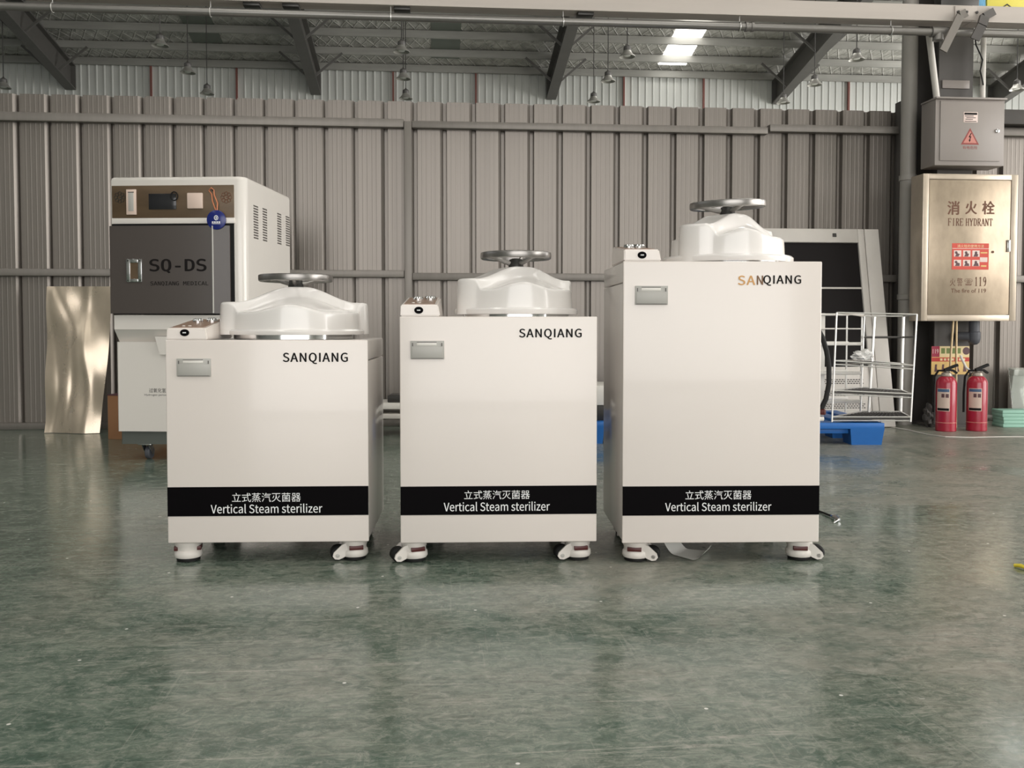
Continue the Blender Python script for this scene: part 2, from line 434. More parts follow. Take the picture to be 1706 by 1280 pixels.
def profile_sheet(x0, x1, z0, z1, pitch, phase, shape, y0=0.0):
    """corrugated sheet, profile repeated every pitch; shape = [(offset fraction, height)]"""
    pts = []; k = math.floor((x0 - phase) / pitch)
    while phase + k * pitch < x1 + pitch:
        for fx, h in shape: pts.append((phase + (k + fx) * pitch, -h))
        k += 1
    pts = [p for p in pts if x0 <= p[0] <= x1]
    mb = MB(); n = len(pts); vs = []; fs = []
    for x, y in pts: vs += [(x, y0 + y, z0), (x, y0 + y, z1)]
    for i in range(n - 1): fs.append((2 * i, 2 * i + 2, 2 * i + 3, 2 * i + 1))
    vs2 = [(x, y0 + 0.06, z) for x, y in (pts[0], pts[-1]) for z in (z0, z1)]     # closed at the back
    o = len(vs); vs += vs2
    fs += [(o, o + 2, o + 3, o + 1), (0, 1, o + 1, o), (2 * n - 2, 2 * n - 1, o + 3, o + 2)]
    mb.add(vs, fs); return mb

# partition wall of grey corrugated sheet
WH = 2.245
# seen from its back: the ribs are grooves from this side
rib = [(0.0, 0.0), (0.05, 0.0), (0.15, -0.021), (0.165, -0.044), (0.27, -0.044), (0.29, 0.0), (0.42, 0.0), (0.435, 0.0004), (0.455, 0.0004), (0.47, 0.0),
       (0.57, 0.0), (0.585, 0.0004), (0.605, 0.0004), (0.62, 0.0), (0.74, 0.0), (0.755, 0.0004), (0.775, 0.0004), (0.79, 0.0), (0.88, 0.0), (0.895, 0.0004), (0.915, 0.0004), (0.93, 0.0)]
pw = struct(inB(profile_sheet(-9.0, 7.0, 0.0, WH, 0.2029, -3.3346 - 0.018, rib).build('wall_partition', M['fence'], smooth=0)))
# its rails, post and foot
def trimB(n, x0, x1, y0, y1, z0, z1, m=None, r=0.004):
    return struct(inB(MB().box(x0, x1, y0, y1, z0, z1, r).build('trim_%d' % n, m or M['rail'])))
xp = onB(680, 300)[0]
zr = onB(690, 214)[1]
trimB(1, -9, xp - 0.028, -0.056, -0.001, onB(560, 213)[1], onB(560, 199)[1])
trimB(2, xp + 0.028, onB(1275, 218)[0], -0.056, -0.001, onB(1000, 221)[1], onB(1000, 209.5)[1])
trimB(3, onB(1278, 218)[0], 6.9, -0.060, -0.001, onB(1400, 224)[1], onB(1400, 212)[1])
trimB(4, xp - 0.026, xp + 0.026, -0.062, -0.001, 0.0, onB(680, 205)[1])
trimB(5, -9, xp - 0.028, -0.056, -0.001, onB(200, 461)[1], onB(200, 449)[1])
trimB(6, xp + 0.028, 6.9, -0.056, -0.001, onB(850, 468)[1], onB(850, 456)[1])
trimB(7, -9, 6.9, -0.045, -0.001, 0.0, 0.045)
trimB(8, onB(1489, 300)[0], onB(1500, 300)[0], -0.08, -0.001, 0.0, 2.30, M['column'])  # dark strip painted in for the shade on the wall left of the downpipe
trimB(9, onB(1640, 200)[0], 6.9, -0.12, -0.001, onB(1690, 213)[1], onB(1690, 189)[1], M['column'])

# far wall of the hall above and behind the partition
low = [(0.0, 0.0), (0.1, 0.02), (0.22, 0.02), (0.32, 0.0)]
struct(inB(profile_sheet(XL, XR, 0.0, EAVE + 0.1, 0.19, 0.0, low).build('wall_back', M['hallwall'], smooth=0), 0, BACK))
for k, u in enumerate((251, 394, 655, 793, 1040, 1173, 1415)):
    x = onB(u, 150, BACK - 0.1)[0]
    trimB(10 + k, x - 0.022, x + 0.022, BACK - 0.09, BACK - 0.02, 0.0, EAVE - 0.02, M['redline'], 0)
struct(inB(MB().box(XL - 0.2, XL, FRONT, BACK, 0, EAVE).build('wall_left', M['hallwall'], smooth=0)))
# right wall with its open gateway, front wall with a wide open gateway
XN, YN = 10.0, -0.6                                            # the near half of the hall is narrower on the right
mb = MB(); mb.box(XN, XN + 0.2, FRONT, -9.8, 0, 9.8); mb.box(XN, XN + 0.2, -1.4, YN, 0, 9.8); mb.box(XN, XN + 0.2, -9.8, -1.4, 4.7, 9.8)
mb.box(XN + 0.2, XR + 0.2, YN - 0.2, YN, 0, 9.7)
mb.box(XR, XR + 0.2, YN, 4.5, 0, EAVE); mb.box(XR, XR + 0.2, 13.5, BACK, 0, EAVE); mb.box(XR, XR + 0.2, 4.5, 13.5, 5.8, EAVE); mb.box(XR, XR + 0.2, 4.5, 13.5, 0, 0.6)  # rear opening put in for the fill light
struct(inB(mb.build('wall_right', M['hallwall'], smooth=0)))
mb = MB(); mb.box(XL, -5.2, FRONT - 0.2, FRONT, 0, EAVE); mb.box(6.4, XN + 0.2, FRONT - 0.2, FRONT, 0, EAVE); mb.box(-5.2, 6.4, FRONT - 0.2, FRONT, 5.6, EAVE)
struct(inB(mb.build('wall_front', M['hallwall'], smooth=0)))
# roof: two slopes of foil-lined sheet
mb = MB()
for a, b in ((BACK + 0.2, RIDGE_BY), (FRONT - 0.2, RIDGE_BY)):
    za, zb = roof_z(a), roof_z(b); vs = []
    for t in (0.0, 0.12):
        vs += [(XL - 0.2, a, za + t), (XR + 0.2, a, za + t), (XR + 0.2, b, zb + t), (XL - 0.2, b, zb + t)]
    mb.add(vs, [(0, 1, 2, 3), (4, 5, 6, 7), (0, 1, 5, 4), (1, 2, 6, 5), (2, 3, 7, 6), (3, 0, 4, 7)])
struct(inB(mb.build('ceiling', M['foil'], smooth=0)))
# translucent roof strips
def strip(n, x, wd, b0, b1, m):
    z0, z1 = roof_z(b0) - 0.012, roof_z(b1) - 0.012
    vs = [(x - wd / 2, b0, z0), (x + wd / 2, b0, z0), (x + wd / 2, b1, z1), (x - wd / 2, b1, z1)]
    vs += [(a, b, c + 0.01) for a, b, c in vs]
    return struct(inB(MB().add(vs, [(0, 1, 2, 3), (4, 5, 6, 7), (0, 1, 5, 4), (1, 2, 6, 5), (2, 3, 7, 6), (3, 0, 4, 7)]).build('window_%d' % n, m, smooth=0)))
xs_ = onB(1122, 106, BACK - 0.6)[0]
strip(1, xs_, 0.72, 16.95, 3.0, M['sky'])
strip(2, onB(742, 100, BACK - 0.6)[0], 0.70, 16.9, 14.0, M['dullsky'])
strip(3, onB(338, 70, BACK - 1.5)[0], 0.70, 16.4, 14.0, M['dullsky'])
strip(4, xs_ + 6.0, 0.72, 16.0, 3.0, M['sky'])  # this strip and those below: extra skylights added for their light
strip(5, -15.0, 0.72, 12.0, 3.0, M['sky'])
strip(6, -3.0, 0.9, -12.0, -1.0, M['sky'])
strip(7, 3.0, 0.9, -12.0, -1.0, M['sky'])
strip(8, 8.5, 0.9, -12.0, -1.0, M['sky'])
strip(9, -9.0, 0.9, -12.0, -1.0, M['sky'])

# purlins under the roof sheet
PURL = [17.28, 16.45, 15.55, 14.65, 13.7, 12.7]
PL = ['pale steel purlin lying along the far wall eave', 'pale steel purlin under the foil roof, second up from the far eave',
      'pale steel purlin under the foil roof, third up from the far eave', 'pale steel purlin under the foil roof, fourth up from the far eave',
      'pale steel purlin under the foil roof, fifth up from the far eave', 'pale steel purlin under the foil roof, sixth up, mostly behind the near beam']
for by, lb in zip(PURL, PL):
    z = roof_z(by) - 0.014
    o = MB().prism([(-0.035, 0.0), (-0.035, -0.17), (0.035, -0.17), (0.035, -0.15), (-0.02, -0.15), (-0.02, -0.012), (0.035, -0.012), (0.035, 0.0)], XL + 0.1, XR - 0.1, 'x').build('roof_purlin', M['purlin'], smooth=0)
    inB(o, 0, by, z); tag(o, lb, 'purlin', 'purlins under the roof')

# tapered steel rafters with flange braces
RL = ['dark sloping steel rafter at the far left of the hall roof', 'dark sloping steel rafter above the left control cabinet, second from the left',
      'dark sloping steel rafter near the middle of the hall roof, above the middle sterilizer', 'dark sloping steel rafter left of the grey downpipe, above the tall sterilizer',
      'dark sloping steel rafter at the far right, behind the electrical box']
for i, lb in enumerate(RL):
    bx = -9.50 + 5.985 * i
    rf = empty('roof_rafter'); inB(rf, bx, BACK - 0.04, 0); tag(rf, lb, 'rafter', 'rafters of the hall roof')
    b0, b1 = -0.02, RIDGE_BY - BACK
    top = lambda b: roof_z(BACK + b) - 0.19
    d0, d1 = 0.58, 0.62
    def ch(b, s): return top(b) - s * (d0 + (d1 - d0) * b / b1)
    web = [(b0, ch(b0, 0)), (b1, ch(b1, 0)), (b1, ch(b1, 1)), (b0, ch(b0, 1))]
    MB().prism(web, -0.012, 0.012, 'x').build('web', M['rafter'], rf, smooth=0)
    for s, nm in ((0, 'top_flange'), (1, 'bottom_flange')):
        mb = MB(); t = 0.016
        mb.prism([(b0, ch(b0, s) - t), (b1, ch(b1, s) - t), (b1, ch(b1, s) + t), (b0, ch(b0, s) + t)], -0.125, 0.125, 'x')
        mb.build(nm, M['rafter'], rf, smooth=0)
    MB().box(-0.125, 0.125, -0.03, 0.0, ch(b0, 1), ch(b0, 0)).build('end_plate', M['rafter'], rf, smooth=0)
    for pb in (PURL[1], PURL[3]):
        for sx in (-1, 1):
            b = pb - BACK
            MB().bar((sx * 0.10, b - 0.05, ch(b, 1) + 0.03), (sx * 0.75, b, top(b) + 0.02), 0.05, 0.05).build('flange_brace', M['rafter'], rf, smooth=0)

# pendant lamps
def make_lamp():
    t = empty('pendant_lamp')
    MB().lathe([(0.150, 0.0), (0.155, 0.006), (0.150, 0.016), (0.105, 0.055), (0.082, 0.090), (0.070, 0.12)], 24, cap=False).build('lamp_shade', M['lamp'], t)
    MB().lathe([(0.066, 0.11), (0.075, 0.125), (0.070, 0.19), (0.05, 0.205), (0.02, 0.225), (0.012, 0.25)], 20).build('lamp_housing', M['lampdark'], t)
    MB().lathe([(0.0, 0.015), (0.06, 0.02), (0.075, 0.05), (0.05, 0.10)], 16).build('bulb', M['paper'], t)
    return t
LAMPS = [(267, 77, 'bell-shaped pendant lamp in the left bay, highest and nearest of its row of three'),
         (313, 122, 'bell-shaped pendant lamp in the left bay, middle one of its row of three'),
         (345, 157, 'bell-shaped pendant lamp in the left bay, lowest and farthest of its row of three'),
         (6, 147, 'bell-shaped pendant lamp cut by the left picture edge'),
         (669, 87, 'bell-shaped pendant lamp in the centre column of three, topmost one'),
         (672, 132, 'bell-shaped pendant lamp in the centre column of three, middle one'),
         (676, 165, 'bell-shaped pendant lamp in the centre column of three, lowest just above the partition wall'),
         (1045, 95, 'bell-shaped pendant lamp left of the bright skylight, highest of its row of three'),
         (1013, 136, 'bell-shaped pendant lamp left of the bright skylight, middle of its row of three'),
         (989, 170, 'bell-shaped pendant lamp left of the bright skylight, lowest, just above the partition wall'),
         (1427, 100, 'bell-shaped pendant lamp near the grey downpipe, highest of its row of three'),
         (1357, 142, 'bell-shaped pendant lamp right of the dark rafter foot, middle of its row of three'),
         (1305, 172, 'bell-shaped pendant lamp partly behind the foot of the dark rafter, lowest of its row'),
         (1694, 150, 'bell-shaped pendant lamp at the right edge beside the electrical box')]
lp0 = make_lamp()
for i, (u, v, lb) in enumerate(LAMPS):
    lp = lp0 if i == 0 else copy_tree(lp0)
    p = on_floor(u, v, 5.75); lp.location = p; tag(lp, lb, 'lamp', 'pendant lamps of the hall')
    c, s = math.cos(AB), math.sin(AB); by = -s * p.x + c * (p.y - YB)
    MB().cyl((0, 0, 0.24), (0, 0, roof_z(by) - 5.76), 0.010, 6).build('cord', M['lampdark'], lp)

# near overhead beam and pipe in front of the column
BZ = 2.645
bm_ = empty('overhead_beam'); inB(bm_, 0, -0.75, BZ); tag(bm_, 'long grey steel channel beam running across the top of the picture', 'beam')
xj0, xj1 = onB(1590, 20, -.75)[0], onB(1619, 20, -.75)[0]
MB().prism([(0, 0), (0, 0.10), (0.12, 0.10), (0.12, 0.094), (0.006, 0.094), (0.006, 0.006), (0.12, 0.006), (0.12, 0)], -8, xj1 - 0.002, 'x').build('beam_channel', M['beam'], bm_, smooth=0)
MB().prism([(0.002, 0.0), (0.002, 0.102), (0.12, 0.102), (0.12, 0.094), (0.008, 0.094), (0.008, 0.006), (0.12, 0.006), (0.12, 0)], xj1 + 0.002, 7, 'x').build('beam_channel', M['beam'], bm_, smooth=0)
MB().box(xj0, xj1 + 0.03, -0.008, 0.0, 0.006, 0.094, 0.001).build('splice_plate', M['beam'], bm_)
for u in (1595, 1609, 1626):
    x = onB(u, 19, -.75)[0]; MB().lathe([(0.009, 0), (0.009, 0.008), (0.004, 0.010)], 6, c=(x, -0.008, 0.055), mtx=Matrix.Rotation(R(90), 3, 'X')).build('bolt', M['darkmetal'], bm_)
for u in (22, 420, 485, 670, 975):
    x = onB(u, 14, -.70)[0]; MB().box(x - 0.05, x + 0.05, 0.02, 0.10, -0.02, 0.0, 0.003).build('clip_plate', M['darkmetal'], bm_)
pp = empty('overhead_pipe'); inB(pp, 0, -0.75, 2.582); tag(pp, 'round galvanised pipe hung just below the overhead steel beam', 'pipe')
MB().cyl((-8, 0.03, 0), (7, 0.03, 0), 0.0245, 20).build('pipe_run', M['pipe'], pp)
for u in (88, 351, 651, 938, 1232, 1484):
    x = onB(u, 35, -.72)[0]
    ring = [(x, 0.03 + 0.028 * math.cos(a), 0.028 * math.sin(a)) for a in [2 * PI * k / 20 for k in range(20)]]
    mb = MB().tube(ring, 0.003, 6, closed=True); mb.cyl((x, 0.03, 0.028), (x, 0.03, 0.066), 0.003, 6); mb.build('pipe_hanger', M['wire'], pp)
x = onB(1248, 41, -.72)[0]
MB().lathe([(0.026, -0.028), (0.032, -0.026), (0.032, -0.012), (0.028, -0.008), (0.028, 0.008), (0.032, 0.012), (0.032, 0.026), (0.026, 0.028)], 18, c=(x, 0.03, 0), mtx=Matrix.Rotation(R(90), 3, 'Y')).build('pipe_coupling', M['pipe'], pp)
x = onB(1563, 46, -.72)[0]
mb = MB().lathe([(0.026, -0.05), (0.034, -0.048), (0.034, 0.048), (0.026, 0.05)], 18, c=(x, 0.03, 0), mtx=Matrix.Rotation(R(90), 3, 'Y'))
mb.lathe([(0.03, -0.055), (0.034, -0.052), (0.032, 0.0)], 18, c=(x, 0.03, 0)); mb.build('tee_fitting', M['pipe'], pp)

# things lying on the beam at the top right
def onbeam(u0, u1): return onB(u0, 5, -.68)[0], onB(u1, 5, -.68)[0]
x0, x1 = onbeam(1646, 1712)
yb = empty('sign_board'); inB(yb, (x0 + x1) / 2, -0.66, BZ + 0.102); tag(yb, 'yellow board with dark chevron lying on the overhead beam, top right corner', 'board')
MB().box(-(x1 - x0) / 2, (x1 - x0) / 2, -0.012, 0.012, 0, 0.14, 0.002).build('board', M['yellowboard'], yb)
MB().prism([(-0.06, 0.0), (0.0, 0.036), (0.06, 0.0), (0.07, 0.0), (0.0, 0.046), (-0.07, 0.0)], -0.0135, -0.0125, 'y').build('chevron', M['darkmetal'], yb, smooth=0)
x0, x1 = onbeam(1627, 1644)
bb = MB()
for k in range(5): bb.tube([(0.006 + k * 0.013, 0, 0.008), (0.004 + k * 0.014, 0.01, 0.06), (0.008 + k * 0.012, 0, 0.13)], [0.009, 0.011, 0.006], 8)
o = bb.build('cloth_bundle', M['bluebag']); inB(o, x0, -0.67, BZ + 0.100); tag(o, 'light blue folded cloth bundle on the overhead beam beside the yellow board', 'cloth')
x0, x1 = onbeam(1560, 1624)
o = MB().box(0, x1 - x0, -0.045, 0.045, 0, 0.12, 0.01).build('equipment_case', M['darkmetal']); inB(o, x0, -0.69, BZ + 0.100); tag(o, 'dark case resting on the overhead beam above the column', 'case')

# ------------------------------------------------------------------ column, pipes, boxes at the right
cx0, cx1 = onB(1556, 620, -.40)[0], onB(1618, 300, -.40)[0]
cxm = (cx0 + cx1) / 2
col = empty('steel_column'); inB(col, cxm, -0.40, 0); tag(col, 'dark steel H-section column carrying the fire hydrant cabinet', 'column')
hw = (cx1 - cx0) / 2
MB().box(-hw, hw, 0, 0.014, 0, 7.0).build('front_flange', M['column'], col, smooth=0)
MB().box(-0.006, 0.006, 0.014, 0.286, 0, 7.0).build('web', M['column'], col, smooth=0)
MB().box(-hw, hw, 0.286, 0.30, 0, 7.0).build('back_flange', M['column'], col, smooth=0)
MB().box(-hw - 0.03, hw + 0.03, -0.03, 0.33, 0, 0.02).build('base_plate', M['column'], col, smooth=0)
z = onB(1600, 147, -.42)[1]
MB().box(-hw + 0.02, hw - 0.03, -0.012, 0, z, z + 0.055, 0.002).build('cleat', M['boxgrey'], col)
# fixing bars from beam to column
def barB(name, pts, wds, lb, cat, m):
    o = MB()
    for (a, b), (wd, h) in zip(zip(pts[:-1], pts[1:]), wds): o.bar(a, b, wd, h, up=(0, 1, 0))
    o = o.build(name, m, smooth=0); inB(o); return tag(o, lb, cat)
def PB(u, v, by): x, zz = onB(u, v, by); return (x, by, zz)
barB('angle_brace', [PB(1610, 21, -.758), PB(1600, 26, -.79), PB(1571, 85, -.785)], [(0.05, 0.01), (0.05, 0.014)], 'pale bent angle brace from beam to column above the electrical box', 'brace', M['rail'])
barB('hanger_plate', [PB(1656, 19, -.758), PB(1640, 28, -.80), PB(1636, 42, -.815), PB(1624, 66, -.80)], [(0.05, 0.012), (0.06, 0.02), (0.06, 0.012)], 'dark bent hanger plate right of the pale brace above the electrical box', 'bracket', M['column'])

# electrical box
e0, ez1 = onB(1559, 165, -.58); e1, ez0 = onB(1672, 277, -.58)
eb = empty('electrical_box'); inB(eb, (e0 + e1) / 2, -0.58, ez0); tag(eb, 'grey wall-mounted electrical box with a red lightning warning triangle', 'electrical box')
ew, eh = (e1 - e0) / 2, ez1 - ez0
MB().box(-ew, ew, 0.0, 0.178, 0, eh, 0.003).build('box_body', M['boxgrey'], eb)
MB().box(-ew - 0.006, ew + 0.006, -0.02, 0.178, eh, eh + 0.012, 0.002).build('rain_lid', M['boxgrey'], eb)
dr = MB().box(-ew + 0.03, ew - 0.03, -0.008, -0.0005, 0.03, eh - 0.012, 0.002).build('door', M['boxgrey'], eb)
MB().lathe([(0.013, 0), (0.013, 0.008), (0.007, 0.010)], 16, c=(ew - 0.055, -0.008, eh * 0.53), mtx=Matrix.Rotation(R(90), 3, 'X')).build('lock', M['chrome'], dr)
def le(u, v): a, b = onB(u, v, -.588); return a - (e0 + e1) / 2, b - ez0
tx, tz = le(1616, 231); r_ = 0.062
def tri(s, oz=0.0): return [(tx - s * 0.98, tz - s * 0.62 + oz), (tx + s * 0.98, tz - s * 0.62 + oz), (tx, tz + s * 1.08 + oz)]
mb = MB(); mb.prism(tri(0.064), -0.0088, -0.008, 'y'); ws = mb.build('warning_sign', M['warnred'], dr, smooth=0)
MB().prism(tri(0.047), -0.0094, -0.0089, 'y').build('sign_field', M['warnpink'], ws, smooth=0)
bolt = [(0.006, 0.045), (-0.014, 0.010), (0.0, 0.010), (-0.008, -0.012), (-0.013, -0.010), (-0.004, -0.030), (0.006, -0.008), (0.0, -0.010), (0.010, 0.018), (-0.001, 0.018), (0.014, 0.045)]
MB().prism([(tx + a * .8, tz + b * .8) for a, b in bolt], -0.0100, -0.0095, 'y').build('lightning_mark', M['ink'], ws, smooth=0)
x, zz = le(1616, 246); text('有电危险', M['warnred'], dr, x, zz, 0.102, 0.021, -0.0086)
x, zz = le(1617, 195.5)
npl = MB().box(x - 0.049, x + 0.049, -0.010, -0.008, zz - 0.034, zz + 0.034, 0.001).build('name_plate', M['signwhite'], dr)
mb = MB(); mb.box(x - 0.044, x + 0.044, -0.0106, -0.0101, zz + 0.016, zz + 0.029)
for k, (a, b) in enumerate(((-0.04, 0.02), (-0.03, 0.035), (-0.036, 0.015))): mb.box(x + a, x + b, -0.0106, -0.0101, zz + 0.006 - k * 0.011, zz + 0.010 - k * 0.011)
mb.box(x - 0.040, x + 0.040, -0.0106, -0.0101, zz - 0.029, zz - 0.025); mb.build('plate_print', M['ink'], npl, smooth=0)

# conduits and cable rising from the box
def TB(name, pts, r, m, lb, cat, n=14):
    o = MB().tube(pts, r, n).build(name, m); inB(o); return tag(o, lb, cat)
ztop = ez1 + 0.012
p0 = PB(1547, 50, -.62); p1 = PB(1561, 164, -.50)
TB('conduit', [p0, (p1[0], -.50, ztop + 0.003)], 0.021, M['conduit'], 'white conduit leaning into the left end of the electrical box top', 'conduit')
p0 = PB(1639, 52, -.50)
TB('conduit', [(p0[0], -.50, 2.70), (p0[0], -.50, ztop + 0.003)], 0.017, M['conduit'], 'white vertical conduit at the right end of the electrical box top', 'conduit')
cp = [PB(u, v, -.53) for u, v in ((1624, 60), (1626, 75), (1632, 88), (1637, 100), (1635, 110), (1633, 118), (1636, 130), (1638, 142))]
TB('cable', cp, 0.0045, M['rubber'], 'thin black wavy cable hanging beside the right white conduit', 'cable', 8)
# downpipe left of the column
dp = empty('downpipe'); a = onB(1511, 400, -.20)[0]; inB(dp, a, -0.20, 0); tag(dp, 'large grey plastic downpipe standing left of the dark column', 'pipe')
xt = onB(1513, 60, -.20)[0] - a
MB().cyl((0, 0, 0.0), (0, 0, 6.0), 0.053, 24).build('pipe_run', M['pvc'], dp)
for v in (297, 495): 
    zz = onB(1510, v, -.20)[1]; MB().lathe([(0.053, zz - 0.02), (0.060, zz - 0.018), (0.060, zz + 0.018), (0.053, zz + 0.02)], 24).build('pipe_collar', M['pvc'], dp)

# fire hydrant cabinet
h0, hz1 = onB(1537, 289.5, -.55); h1, hz0 = onB(1690.5, 535, -.55)
hc = empty('hydrant_cabinet'); inB(hc, (h0 + h1) / 2, -0.55, hz0); tag(hc, 'stainless fire hydrant cabinet with brown etched lettering and a red notice', 'cabinet')
hw_, hh = (h1 - h0) / 2, hz1 - hz0
MB().box(-hw_, hw_, 0.002, 0.146, 0, hh, 0.003).build('cabinet_body', M['stainframe'], hc)
fr = 0.042
mb = MB(); mb.box(-hw_, -hw_ + fr, -0.01, 0.002, 0, hh, 0.002); mb.box(hw_ - fr * 1.1, hw_, -0.01, 0.002, 0, hh, 0.002)
mb.box(-hw_ + fr, hw_ - fr * 1.1, -0.01, 0.002, hh - fr * 0.85, hh, 0.002); mb.box(-hw_ + fr, hw_ - fr * 1.1, -0.01, 0.002, 0, fr * 0.95, 0.002)
mb.build('door_frame', M['stainframe'], hc)
hd = MB().box(-hw_ + fr + 0.004, hw_ - fr * 1.1 - 0.004, -0.008, 0.001, fr * 0.95 + 0.004, hh - fr * 0.85 - 0.004, 0.0015).build('door', M['stainless'], hc)
def lh(u, v): a, b = onB(u, v, -.558); return a - (h0 + h1) / 2, b - hz0
PX = 1530 / 5.95
def htext(s, u0, u1, v0, v1, m=M['etch'], bold=0.0, parent=hd, y=-0.0086, space=1.0, name='lettering'):
    x, zz = lh((u0 + u1) / 2, (v0 + v1) / 2); return text(s, m, parent, x, zz, (u1 - u0) / PX, (v1 - v0) / PX, y, bold=bold, space=space, name=name)
htext('消', 1578, 1599, 335, 358, bold=0.026); htext('火', 1608, 1628, 335, 357, bold=0.026); htext('栓', 1636, 1657.5, 335, 357.5, bold=0.026)
# serif capitals drawn with strokes
def serif(s, u0, u1, v0, v1, m, parent, y):
    x, zz = lh((u0 + u1) / 2, (v0 + v1) / 2); wd = (u1 - u0) / PX; ht = (v1 - v0) / PX
    G = {  # strokes: (x0,y0,x1,y1,weight) in a unit box
        'F': [(.25, 0, .25, 1, 1), (.1, .98, .85, .98, .5), (.25, .52, .65, .52, .5), (.85, .98, .85, .76, .4), (.65, .62, .65, .42, .4), (.1, .02, .45, .02, .4)],
        'I': [(.5, 0, .5, 1, 1), (.3, .02, .7, .02, .4), (.3, .98, .7, .98, .4)],
        'R': [(.25, 0, .25, 1, 1), (.1, .02, .42, .02, .4), (.1, .98, .6, .98, .5), (.6, .98, .78, .85, .8), (.78, .85, .78, .65, 1), (.78, .65, .6, .52, .8), (.6, .52, .25, .52, .5), (.5, .52, .85, .02, 1), (.8, .02, .98, .02, .4)],
        'E': [(.25, 0, .25, 1, 1), (.1, .98, .85, .98, .5), (.25, .52, .65, .52, .5), (.1, .02, .88, .02, .5), (.85, .98, .85, .78, .4), (.88, .02, .88, .24, .4), (.65, .62, .65, .42, .4)],
        'H': [(.22, 0, .22, 1, 1), (.78, 0, .78, 1, 1), (.22, .5, .78, .5, .5)] + [(a - .14, b, a + .14, b, .4) for a in (.22, .78) for b in (.02, .98)],
        'Y': [(.5, 0, .5, .48, 1), (.5, .48, .18, .98, 1), (.5, .48, .84, .98, .6), (.05, .98, .36, .98, .4), (.7, .98, .96, .98, .4), (.34, .02, .66, .02, .4)],
        'D': [(.25, 0, .25, 1, 1), (.1, .98, .55, .98, .5), (.55, .98, .82, .78, .8), (.82, .78, .82, .22, 1), (.82, .22, .55, .02, .8), (.55, .02, .1, .02, .5)],
        'A': [(.14, .02, .5, 1, .5), (.5, 1, .86, .02, 1), (.3, .36, .72, .36, .5), (.02, .02, .28, .02, .4), (.72, .02, .98, .02, .4)],
        'N': [(.2, 0, .2, .98, .6), (.2, .98, .8, .02, 1), (.8, .02, .8, 1, .6), (.06, .02, .34, .02, .4), (.66, .98, .94, .98, .4), (.06, .98, .24, .98, .4)],
        'T': [(.5, 0, .5, .98, 1), (.1, .98, .9, .98, .5), (.1, .98, .1, .76, .4), (.9, .98, .9, .76, .4), (.32, .02, .68, .02, .4)],
        '1': [(.5, 0, .5, 1, 1), (.28, .02, .72, .02, .4), (.5, .98, .3, .84, .6)],
        '9': [(.75, .7, .62, .97, .8), (.62, .97, .36, .97, .5), (.36, .97, .22, .72, .9), (.22, .72, .36, .46, .9), (.36, .46, .62, .46, .5), (.62, .46, .75, .7, .8), (.75, .7, .72, .3, 1), (.72, .3, .55, .04, .9), (.55, .04, .28, .04, .5)],
        ' ': []}
    n = sum(.55 if c in ' ' else 1 for c in s); cw = wd / n; xx = x - wd / 2
    mb = MB()
    for c in s:
        if c == ' ': xx += cw * .55; continue
        for a, b, e, f, wt in G[c]:
            mb.bar((xx + a * cw, y, zz - ht / 2 + b * ht), (xx + e * cw + 1e-5, y, zz - ht / 2 + f * ht), 0.0048 * wt + 0.0010, 0.0006, up=(0, 1, 0))
        xx += cw
    return mb.build('lettering', m, parent, smooth=0)
serif('FIRE HYDRANT', 1576, 1657, 364, 376.5, M['etch'], hd, -0.0088)
htext('火', 1582, 1592, 464, 477); htext('警', 1594, 1604, 463, 477)
htext('☎', 1606, 1621, 464, 476, name='phone_mark')
serif('119', 1622, 1645, 461.5, 477, M['etch'], hd, -0.0088)
htext('The fire of 119', 1582, 1645, 481, 488, bold=0.006)
# red instruction sheet on the door
sx, sz = lh(1616.5, 427.5); sw, sh = 66 / PX / 2, 45 / PX / 2
ns = MB().box(sx - sw, sx + sw, -0.0095, -0.008, sz - sh, sz + sh).build('instruction_sheet', M['signred'], hd, smooth=0)
MB().box(sx - sw, sx + sw, -0.0099, -0.0095, sz + sh * 0.58, sz + sh * 0.62).build('title_rule', M['signwhite'], ns, smooth=0)
text('消火栓的使用方法', M['postercream'], ns, sx, sz + sh * 0.79, sw * 1.45, sh * 0.24, -0.0098)
for r2 in range(2):
    for c2 in range(3):
        px = sx - sw * 0.70 + c2 * sw * 0.50; pz = sz + sh * (0.22 - r2 * 0.72)
        pc = MB().box(px - sw * 0.20, px + sw * 0.20, -0.0099, -0.0094, pz - sh * 0.24, pz + sh * 0.24).build('picture', M['signwhite'], ns, smooth=0)
        k = c2 + r2 * 3; mb = MB()
        mb.lathe([(0.0095, 0), (0.0095, 0.0003)], 10, c=(px - 0.01 + 0.005 * (k % 3), -0.0099, pz + 0.006), mtx=Matrix.Rotation(R(90), 3, 'X'))
        mb.prism([(px - 0.018, pz - 0.02), (px + 0.006 + 0.003 * k, pz - 0.02), (px + 0.016, pz - 0.004 + 0.003 * (k % 2)), (px - 0.006, pz + 0.004)], -0.0102, -0.0099, 'y')
        mb.build('figure', M['labeldark'], pc, smooth=0)
MB().box(sx + sw * 0.52, sx + sw * 0.93, -0.0099, -0.0095, sz - sh * 0.42, sz - sh * 0.06).build('white_block', M['signwhite'], ns, smooth=0)
MB().box(sx + sw * 0.55, sx + sw * 0.92, -0.0099, -0.0095, sz + sh * 0.24, sz + sh * 0.34).build('text_rule', M['posteryellow'], ns, smooth=0)
MB().box(sx + sw * 0.58, sx + sw * 0.88, -0.0099, -0.0095, sz - sh * 0.78, sz - sh * 0.66).build('text_rule', M['posteryellow'], ns, smooth=0)
x, zz = lh(1680, 410)
mb = MB().box(x - 0.010, x + 0.010, -0.016, -0.008, zz - 0.04, zz + 0.04, 0.002); lt = mb.build('latch', M['chrome'], hc)
